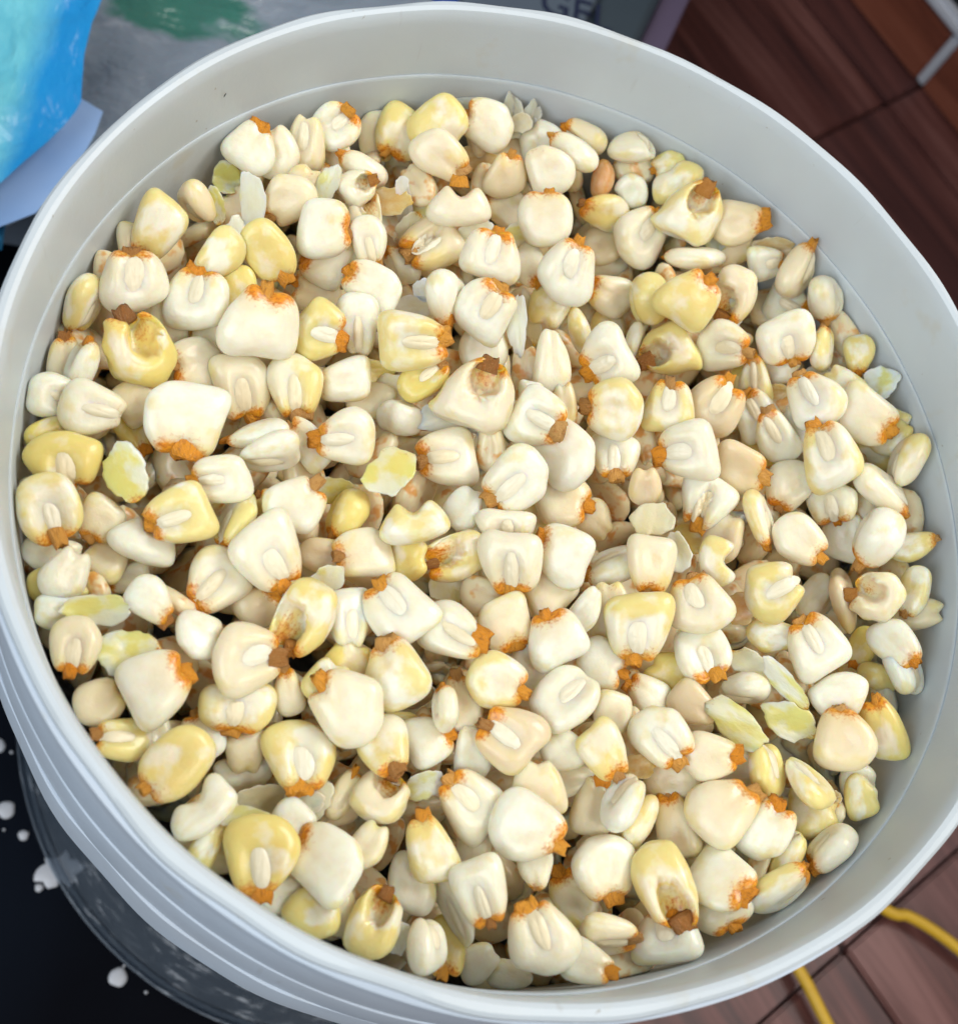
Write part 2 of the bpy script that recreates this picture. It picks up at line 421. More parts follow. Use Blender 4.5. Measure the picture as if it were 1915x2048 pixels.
o = obj('wall', box((0, 0, 0), (.05, 1.6, .55), .004), plain('dark_wall', (.010, .013, .018), .4)); p = U * (SK_U + .0365) ; o.location = (p[0], p[1], ZF + .275 + .001); o.rotation_euler = (0, 0, UA)
tag(o, 'black wall face behind the red brown skirting tiles', 'wall')

# black mat
ZM = ZF + .003
def mat_material():
    t = NT('black_gloss'); P = t.obj()
    n = t.noise(t.scaled(P, (9, 3, 1)), 1.0, 3)
    t.set(Base_Color=t.mix(t.ramp(n, [(.5, 0.0), (.8, 1.0)]), (.003, .0035, .006), (.006, .009, .016)), Roughness=.30, Specular_IOR_Level=.05); return t.m  # faint bluish streaks painted into the black as reflections
bm = bmesh.new(); bmesh.ops.create_cube(bm, size=1)
for v in bm.verts: v.co = Vector((v.co.x * .70, v.co.y * .80, v.co.z * .003))
bmesh.ops.bevel(bm, geom=[e for e in bm.edges if abs(e.verts[0].co.z - e.verts[1].co.z) > .002], offset=.02, segments=4, affect='EDGES')
me = bpy.data.meshes.new('mat'); bm.to_mesh(me); bm.free()
mat_o = obj('black_mat', me, mat_material()); mat_o.location = (-.29, .0, ZM - .0015); mat_o.rotation_euler = (0, 0, math.radians(-4))
tag(mat_o, 'glossy black mat spotted with white drops under the tub', 'mat')

# white drops dried on the mat
M_DROP = plain('white_drop', (.55, .56, .60), .45)
def drop(px, py, dpx, seed, label, tail=False):
    g = np.random.RandomState(seed); c = unproject(px, py, ZM); rr = dpx * .5 * 0.56 / FPX; ns = 28
    V = [(0, 0, .0011)]; F = []
    for k, (q, h) in enumerate(((.55, .001), (.88, .0007), (1.0, .0001))):
        for s in range(ns):
            a = s / ns * 6.2832; w = 1 + .05 * math.sin(3 * a + seed) + .03 * math.sin(5 * a + 2 * seed)
            if tail: w *= 1 + .22 * math.sin(2 * a + 1) + .16 * math.sin(6 * a) + .10 * math.sin(11 * a)
            V.append((rr * q * w * math.cos(a), rr * q * w * math.sin(a), h))
    for s in range(ns): F.append((0, 1 + s, 1 + (s + 1) % ns))
    for k in range(2):
        for s in range(ns):
            a, b = 1 + k * ns + s, 1 + k * ns + (s + 1) % ns; F.append((a, a + ns, b + ns, b))
    o = obj('dried_drop', mesh('drop', V, F), M_DROP); o.location = (c[0], c[1], ZM)
    tag(o, label, 'drop', 'white drops dried on the black mat')
drop(118, 1742, 62, 3, 'ragged white splash at the edge of the clear dish', True)
drop(236, 1955, 31, 4, 'round white drop on the black mat beside the dish rim')
drop(12, 1620, 30, 5, 'blotchy white drop on the black mat away from the dish')
drop(47, 1671, 18, 6, 'small white drop on the mat between the blotchy drop and splash')
drop(78, 1776, 14, 7, 'tiny white drop touching distance below the ragged splash')
for q, (a, b, d_) in enumerate([(-3, 1492, 24), (23, 1505, 6), (8, 1660, 5), (292, 1985, 6), (248, 1932, 5)]):
    drop(a, b, d_, 10 + q, 'white speck on the black mat' if d_ < 10 else 'white drop on the mat near the tub collar')

# scratched clear plastic dish under the tub
def dish_material():
    t = NT('scratched_clear_plastic'); P = t.obj()
    sx = t.add('ShaderNodeSeparateXYZ'); t.link(P, sx.inputs[0])
    ang = t.math('ARCTAN2', sx.outputs[1], sx.outputs[0]); rad = t.math('SQRT', t.math('ADD', t.math('POWER', sx.outputs[0], 2.0), t.math('POWER', sx.outputs[1], 2.0)))
    cv = t.add('ShaderNodeCombineXYZ'); t.link(t.math('MULTIPLY', ang, 9.0), cv.inputs[0]); t.link(t.math('MULTIPLY', rad, 420.0), cv.inputs[1])
    n = t.noise(cv.outputs[0], 1.0, 4, .62); n2 = t.noise(P, 60, 3)
    sc = t.math('MULTIPLY', t.ramp(n, [(.52, 0.0), (.68, 1.0)]), t.ramp(n2, [(.40, .15), (.65, 1.0)]))
    edge = t.ramp(rad, [(.0, 0.0), (.1165, 0.0), (.1195, 1.0)])
    d = t.add('ShaderNodeBsdfDiffuse'); t.link(t.mix(sc, (.085, .11, .15), (.60, .63, .68)), d.inputs[0])
    gl = t.add('ShaderNodeBsdfGlossy'); gl.inputs['Roughness'].default_value = .25; gl.inputs['Color'].default_value = (.8, .85, .9, 1)
    tr = t.add('ShaderNodeBsdfTransparent'); tr.inputs[0].default_value = (.85, .9, .95, 1)
    m1 = t.add('ShaderNodeMixShader'); t.link(t.math('ADD', .45, t.math('MULTIPLY', sc, .5), True), m1.inputs[0]); t.link(tr.outputs[0], m1.inputs[1]); t.link(d.outputs[0], m1.inputs[2])
    m2 = t.add('ShaderNodeMixShader'); m2.inputs[0].default_value = .05; t.link(m1.outputs[0], m2.inputs[1]); t.link(gl.outputs[0], m2.inputs[2])
    t.link(m2.outputs[0], t.out.inputs[0]); return t.m
M_DISH = dish_material()
ZD = ZM + .001
dish = empty('clear_dish', (0, 0, ZD)); tag(dish, 'round scratched clear plastic dish standing under the white tub', 'dish')
obj('dish_floor', lathe('dish_floor', [(.002, .0012), (.06, .0012), (.1165, .0014), (.1185, .0018)]), M_DISH, dish)
obj('dish_edge', lathe('dish_edge', [(.1187, .0008), (.1212, .0015), (.1226, .0050), (.1218, .0052), (.1206, .0026), (.1189, .0022)], closed=True), M_DISH, dish)

# ================================================================ the white tub
tub = empty('plastic_tub', (0, 0, ZD + .0014)); tag(tub, 'white round plastic tub filled with boiled corn kernels', 'tub')
ZT = -tub.location.z
def part(name, prof, wob=None, closed=True):
    return obj(name, lathe(name, [(r, z + ZT) for r, z in prof], 256, wob, closed), M_COLLAR if name == 'collar_ring' else M_TUB, tub)
_w = np.random.RandomState(4)
_amp = [(_w.uniform(.00004, .00016), _w.randint(2, 26), _w.uniform(0, 6.28)) for _ in range(14)]
def flash(k, a):                              # moulding flash: the edge is never a clean circle
    e = sum(A * math.sin(n * a + p) for A, n, p in _amp)
    return e * (1.0 if k in (0, 1, 2, 3) else .25)
part('rim', [(.1199, -.0036), (.1202, -.0024), (.1200, -.0011), (.1192, -.0003), (.1180, 0), (.1170, -.0005), (.1163, -.0018), (.1159, -.0042), (.1156, -.0085), (.1152, -.0150), (.1147, -.0219), (.1166, -.0219), (.1168, -.0060), (.1175, -.0036)], flash)
wall_o = part('wall', [(.1163, -.0222), (.1144, -.0220), (.1142, -.0223), (.1141, -.0232), (.1136, -.030), (.1120, -.060), (.1080, -.14), (.1040, -.240), (.101, -.2505), (.0, -.2505),
               (.0, -.2548), (.1030, -.2548), (.1060, -.250), (.1100, -.14), (.1136, -.060), (.1150, -.030), (.1163, -.0223)], None, False)
part('collar_ring', [(.1172, -.0037), (.1197, -.0037), (.1209, -.0044), (.1211, -.0085), (.1208, -.0092), (.1172, -.0092)], lambda k, a: flash(9, a))
part('collar_ring', [(.1168, -.0094), (.1203, -.0094), (.1206, -.0097), (.1213, -.0332), (.1211, -.0337), (.1168, -.0337)], lambda k, a: flash(9, a + 1))
part('collar_ring', [(.1160, -.0339), (.1213, -.0339), (.1216, -.0342), (.1224, -.0522), (.1222, -.0527), (.1160, -.0527)], lambda k, a: flash(9, a + 2))
part('collar_ring', [(.1146, -.0529), (.1224, -.0529), (.1227, -.0532), (.1234, -.0735), (.1232, -.0765), (.1222, -.0765), (.1218, -.0600), (.1146, -.0590)], lambda k, a: flash(2, a + 3))

# ================================================================ things behind the tub
def sheet(name, pts, zf, mat, thick, step, parent=None):
    """crumpled film: a footprint polygon cut fine, lifted by a height function, given thickness"""
    bm = bmesh.new(); bm.faces.new([bm.verts.new((p[0], p[1], 0)) for p in pts]); bmesh.ops.triangulate(bm, faces=bm.faces[:])
    x0, x1, y0, y1 = min(p[0] for p in pts), max(p[0] for p in pts), min(p[1] for p in pts), max(p[1] for p in pts)
    for lo, hi, ax in ((x0, x1, 0), (y0, y1, 1)):
        c = lo + step
        while c < hi:
            co = (c, 0, 0) if ax == 0 else (0, c, 0); no = (1, 0, 0) if ax == 0 else (0, 1, 0)
            bmesh.ops.bisect_plane(bm, geom=bm.verts[:] + bm.edges[:] + bm.faces[:], plane_co=co, plane_no=no); c += step
    bmesh.ops.remove_doubles(bm, verts=bm.verts[:], dist=1e-5)
    for v in bm.verts: v.co.z = zf(v.co.x, v.co.y)
    bmesh.ops.triangulate(bm, faces=bm.faces[:])
    for f_ in bm.faces: f_.smooth = True
    me = bpy.data.meshes.new(name); bm.to_mesh(me); bm.free()
    return obj(name, me, mat, parent)
def crease(seed, n, f):
    g = np.random.RandomState(seed); K = g.normal(size=(n, 2)); K /= np.linalg.norm(K, axis=1)[:, None]; K *= g.uniform(.5, 1.5, (n, 1)) * f; ph = g.uniform(0, 6.28, n)
    return lambda x, y: sum((abs(math.sin((K[i, 0] * x + K[i, 1] * y) / 2 + ph[i] + .8 * math.sin(.4 * f * (x * K[i, 1] - y * K[i, 0]) / f + i))) - .6) for i in range(n)) / n

def clear_bag_material():
    t = NT('frosted_bag_film'); P = t.obj()
    n = t.noise(P, 26, 4, .6); st = t.noise(t.scaled(P, (45, 90, 40)), 1.0, 4, .6, .2)
    c = t.mix(n, (.15, .19, .24), (.30, .35, .42))
    c = t.mix(t.ramp(st, [(.60, 0.0), (.78, .6)]), c, (.50, .54, .62))
    # printed green patch on the film
    sx = t.add('ShaderNodeSeparateXYZ'); t.link(P, sx.inputs[0])
    gx = t.math('DIVIDE', t.math('SUBTRACT', sx.outputs[0], GREEN[0]), .036); gy = t.math('DIVIDE', t.math('SUBTRACT', sx.outputs[1], GREEN[1]), .017)
    e = t.math('ADD', t.math('POWER', gx, 2.0), t.math('POWER', gy, 2.0))
    e = t.math('ADD', e, t.math('MULTIPLY', t.math('SUBTRACT', t.math('ADD', n, t.math('MULTIPLY', st, .6)), .8), 2.2))
    c = t.mix(t.math('MULTIPLY', t.ramp(e, [(.55, 1.0), (1.0, 0.0)]), .88), c, t.mix(st, (.008, .11, .075), (.03, .22, .16)))
    # pale film where the blue bag's sheet is folded over
    t.set(Base_Color=c, Roughness=.28, Specular_IOR_Level=.5, Subsurface_Weight=.1, Subsurface_Scale=.004)
    t.bump(t.math('ADD', st, n), .7, .004); return t.m
ZC = -.175
GREEN = unproject(375, 18, ZC)
cpts = [unproject(*p, ZC) for p in ((-330, 575), (0, 463), (75, 428), (330, 330), (700, 200), (960, 40), (960, -160), (-330, -160))]
cr1, cr2 = crease(3, 7, 70), crease(5, 6, 190)
def zclear(x, y): return ZC + .016 * cr1(x, y) + .006 * cr2(x, y) - .02 * max(0, -.10 - x)
film = sheet('clear_bag', cpts, zclear, clear_bag_material(), .0006, .0045)
# the contents that hold the film up
bagc = obj('bag_contents', box((-.12, .275, ZM + .034), (.28, .20, .066), .02), plain('bag_filling', (.16, .19, .24), .6), None)
bagc.parent = film
tag(film, 'crumpled frosted plastic bag with a green printed patch beside the tub', 'bag')
film2 = film

def blue_material():
    t = NT('blue_bag_film'); P = t.obj()
    n = t.noise(P, 30, 3, .6); wr = t.noise(t.scaled(P, (95, 50, 60)), 1.0, 3, .55, .25)
    c = t.mix(n, (.008, .20, .52), (.012, .30, .66))
    sx = t.add('ShaderNodeSeparateXYZ'); t.link(P, sx.inputs[0])
    k = t.math('ADD', t.math('ADD', sx.outputs[0], t.math('MULTIPLY', sx.outputs[1], -.12)), t.math('MULTIPLY', t.math('SUBTRACT', n, .5), .012))
    teal = t.mix(t.ramp(wr, [(.40, 0.0), (.62, 1.0)]), (.12, .46, .56), (.18, .57, .65))
    teal = t.mix(t.ramp(wr, [(.26, 1.0), (.36, 0.0)]), teal, (.03, .17, .21))  # crease shade painted as dark wrinkle lines on the teal
    mr = t.add('ShaderNodeMapRange'); t.link(k, mr.inputs[0]); mr.inputs[1].default_value = TEAL_X - .006; mr.inputs[2].default_value = TEAL_X + .003; mr.inputs[3].default_value = .9; mr.inputs[4].default_value = 0
    c = t.mix(mr.outputs[0], c, teal)
    t.set(Base_Color=c, Roughness=.35, Specular_IOR_Level=.35, Subsurface_Weight=.15, Subsurface_Radius=(.3, .8, 1), Subsurface_Scale=.003)
    t.bump(wr, .8, .004); return t.m
ZB = -.135
bpts = [unproject(*p, ZB) for p in ((212, -4), (184, 60), (168, 120), (162, 200), (85, 285), (0, 372), (-330, 640), (-330, -220), (212, -220))]
TEAL_X = float(unproject(95, 80, ZB)[0] - .12 * unproject(95, 80, ZB)[1])
cb1, cb2 = crease(11, 6, 90), crease(12, 6, 240)
def zblue(x, y): return ZB + .014 * cb1(x, y) + .006 * cb2(x, y)
bluebag = sheet('blue_bag', bpts, zblue, blue_material(), .0006, .0035)
tp = [unproject(*p, ZB - .014) for p in ((150, 190), (206, 224), (190, 270), (150, 345), (72, 428), (0, 455), (-330, 700), (-330, 560), (0, 350), (80, 262))]
def pale():
    t = NT('pale_blue_film'); n = t.noise(t.scaled(t.obj(), (60, 60, 60)), 1.0, 3); t.set(Base_Color=t.mix(n, (.20, .36, .66), (.33, .47, .72)), Roughness=.3); return t.m
sheet('loose_film', tp, lambda x, y: ZB - .014 + .004 * cb1(x + .1, y), pale(), .0005, .004, bluebag)
bf = obj('bag_contents', box((-.215, .215, (ZC + ZB) / 2 - .006), (.15, .20, .030), .012), plain('blue_bag_filling', (.02, .2, .4), .6)); bf.parent = bluebag
tag(bluebag, 'blue and teal crumpled plastic bag lying on the frosted bag', 'bag')

# printed carton behind the tub
ZX = -.170
a0, a1 = unproject(1318, 0, ZX), unproject(1288, 62, ZX)
ang = math.atan2(a0[1] - a1[1], a0[0] - a1[0])
carton = empty('carton', (float(a1[0]), float(a1[1]), ZM)); carton.rotation_euler = (0, 0, ang)
tag(carton, 'slate blue printed carton lying behind the tub beside the frosted bag', 'carton')
def card(name, cols, rough=.45):
    t = NT(name); n = t.noise(t.obj(), 40, 3); t.set(Base_Color=t.mix(n, *cols), Roughness=rough); return t.m
CH = ZX - ZM
def cb(name, x0, x1, y0, y1, z0, z1, mat):
    o = obj(name, box(((x0 + x1) / 2, (y0 + y1) / 2, (z0 + z1) / 2), (x1 - x0, y1 - y0, z1 - z0), .001), mat, carton); return o
cb('box_body', -.12, .16, .0, .084, 0, CH - .004, card('slate_card', ((.030, .045, .062), (.045, .062, .085))))
cb('top_panel', -.12, .16, .002, .0225, CH - .0038, CH - .001, card('slate_panel', ((.032, .050, .066), (.042, .060, .078))))
cb('top_panel', -.12, .16, .0245, .074, CH - .0038, CH, card('slate_panel2', ((.075, .10, .135), (.095, .125, .165))))
cb('top_panel', -.12, .16, .075, .084, CH - .0038, CH - .0004, card('blue_panel', ((.01, .06, .30), (.015, .08, .38))))
cb('side_flap', -.12, .16, -.0125, -.001, 0, CH - .012, card('mauve_card', ((.10, .075, .13), (.13, .10, .17))))
cu = bpy.data.curves.new('letters', 'FONT'); cu.body = 'GEL'; cu.size = .019; cu.extrude = .0002
cu.materials.append(plain('navy_print', (.004, .010, .045), .5))
lo = bpy.data.objects.new('lettering_curve', cu); COL.objects.link(lo); bpy.context.view_layer.update()
lme = bpy.data.meshes.new_from_object(lo.evaluated_get(bpy.context.evaluated_depsgraph_get())); bpy.data.objects.remove(lo)
lt = obj('lettering', lme, None, carton)
lq = unproject(1076, 22, ZX); dl = np.array([lq[0] - a1[0], lq[1] - a1[1]]); cs, sn = math.cos(-ang), math.sin(-ang)
lt.location = (cs * dl[0] - sn * dl[1], sn * dl[0] + cs * dl[1], CH + .0003); lt.rotation_euler = (0, 0, -ang - .12)

# yellow cable on the floor tiles
def tube(name, pts, r, mat, ns=14):
    P = [Vector(p) for p in pts]; C_ = []
    for i in range(len(P) - 1):
        p0, p1, p2, p3 = P[max(i - 1, 0)], P[i], P[i + 1], P[min(i + 2, len(P) - 1)]
        for k in range(12):
            t = k / 12; C_.append(.5 * ((2 * p1) + (p2 - p0) * t + (2 * p0 - 5 * p1 + 4 * p2 - p3) * t * t + (3 * p1 - p0 - 3 * p2 + p3) * t ** 3))
    C_.append(P[-1]); V = []; F = []
    for i, c in enumerate(C_):
        d = (C_[min(i + 1, len(C_) - 1)] - C_[max(i - 1, 0)]).normalized(); s = d.cross(Vector((0, 0, 1))).normalized(); u = s.cross(d)
        for k in range(ns): a = k / ns * 6.2832; V.append(tuple(c + r * (math.cos(a) * s + math.sin(a) * u)))
    for i in range(len(C_) - 1):
        for k in range(ns): F.append((i * ns + k, i * ns + (k + 1) % ns, (i + 1) * ns + (k + 1) % ns, (i + 1) * ns + k))
    return obj(name, mesh(name, V, F), mat)
def cable_material():
    t = NT('yellow_cable'); n = t.noise(t.obj(), 120, 3); t.set(Base_Color=t.mix(n, (.52, .30, .012), (.62, .38, .02)), Roughness=.45); return t.m
CR = .0024
def cp(px, py): q = unproject(px, py, ZF + CR + .0045); return (q[0], q[1], ZF + CR + .0045)
ca_ = cp(1600, 1945); cb_ = cp(1768, 1818)
cpts2 = [cp(1790, 2240), cp(1722, 2150), cp(1662, 2062), cp(1622, 1985), ca_, (ca_[0] - .03, ca_[1] + .05, ca_[2]), ((ca_[0] + cb_[0]) / 2 - .045, (ca_[1] + cb_[1]) / 2 + .06, ca_[2]), (cb_[0] - .035, cb_[1] + .022, ca_[2]), cb_, cp(1815, 1832), cp(1868, 1862), cp(1930, 1910), cp(2010, 1985)]
cable = tube('cable', cpts2, CR, cable_material()); tag(cable, 'thin yellow cable looping across the wood print tiles beside the tub', 'cable')

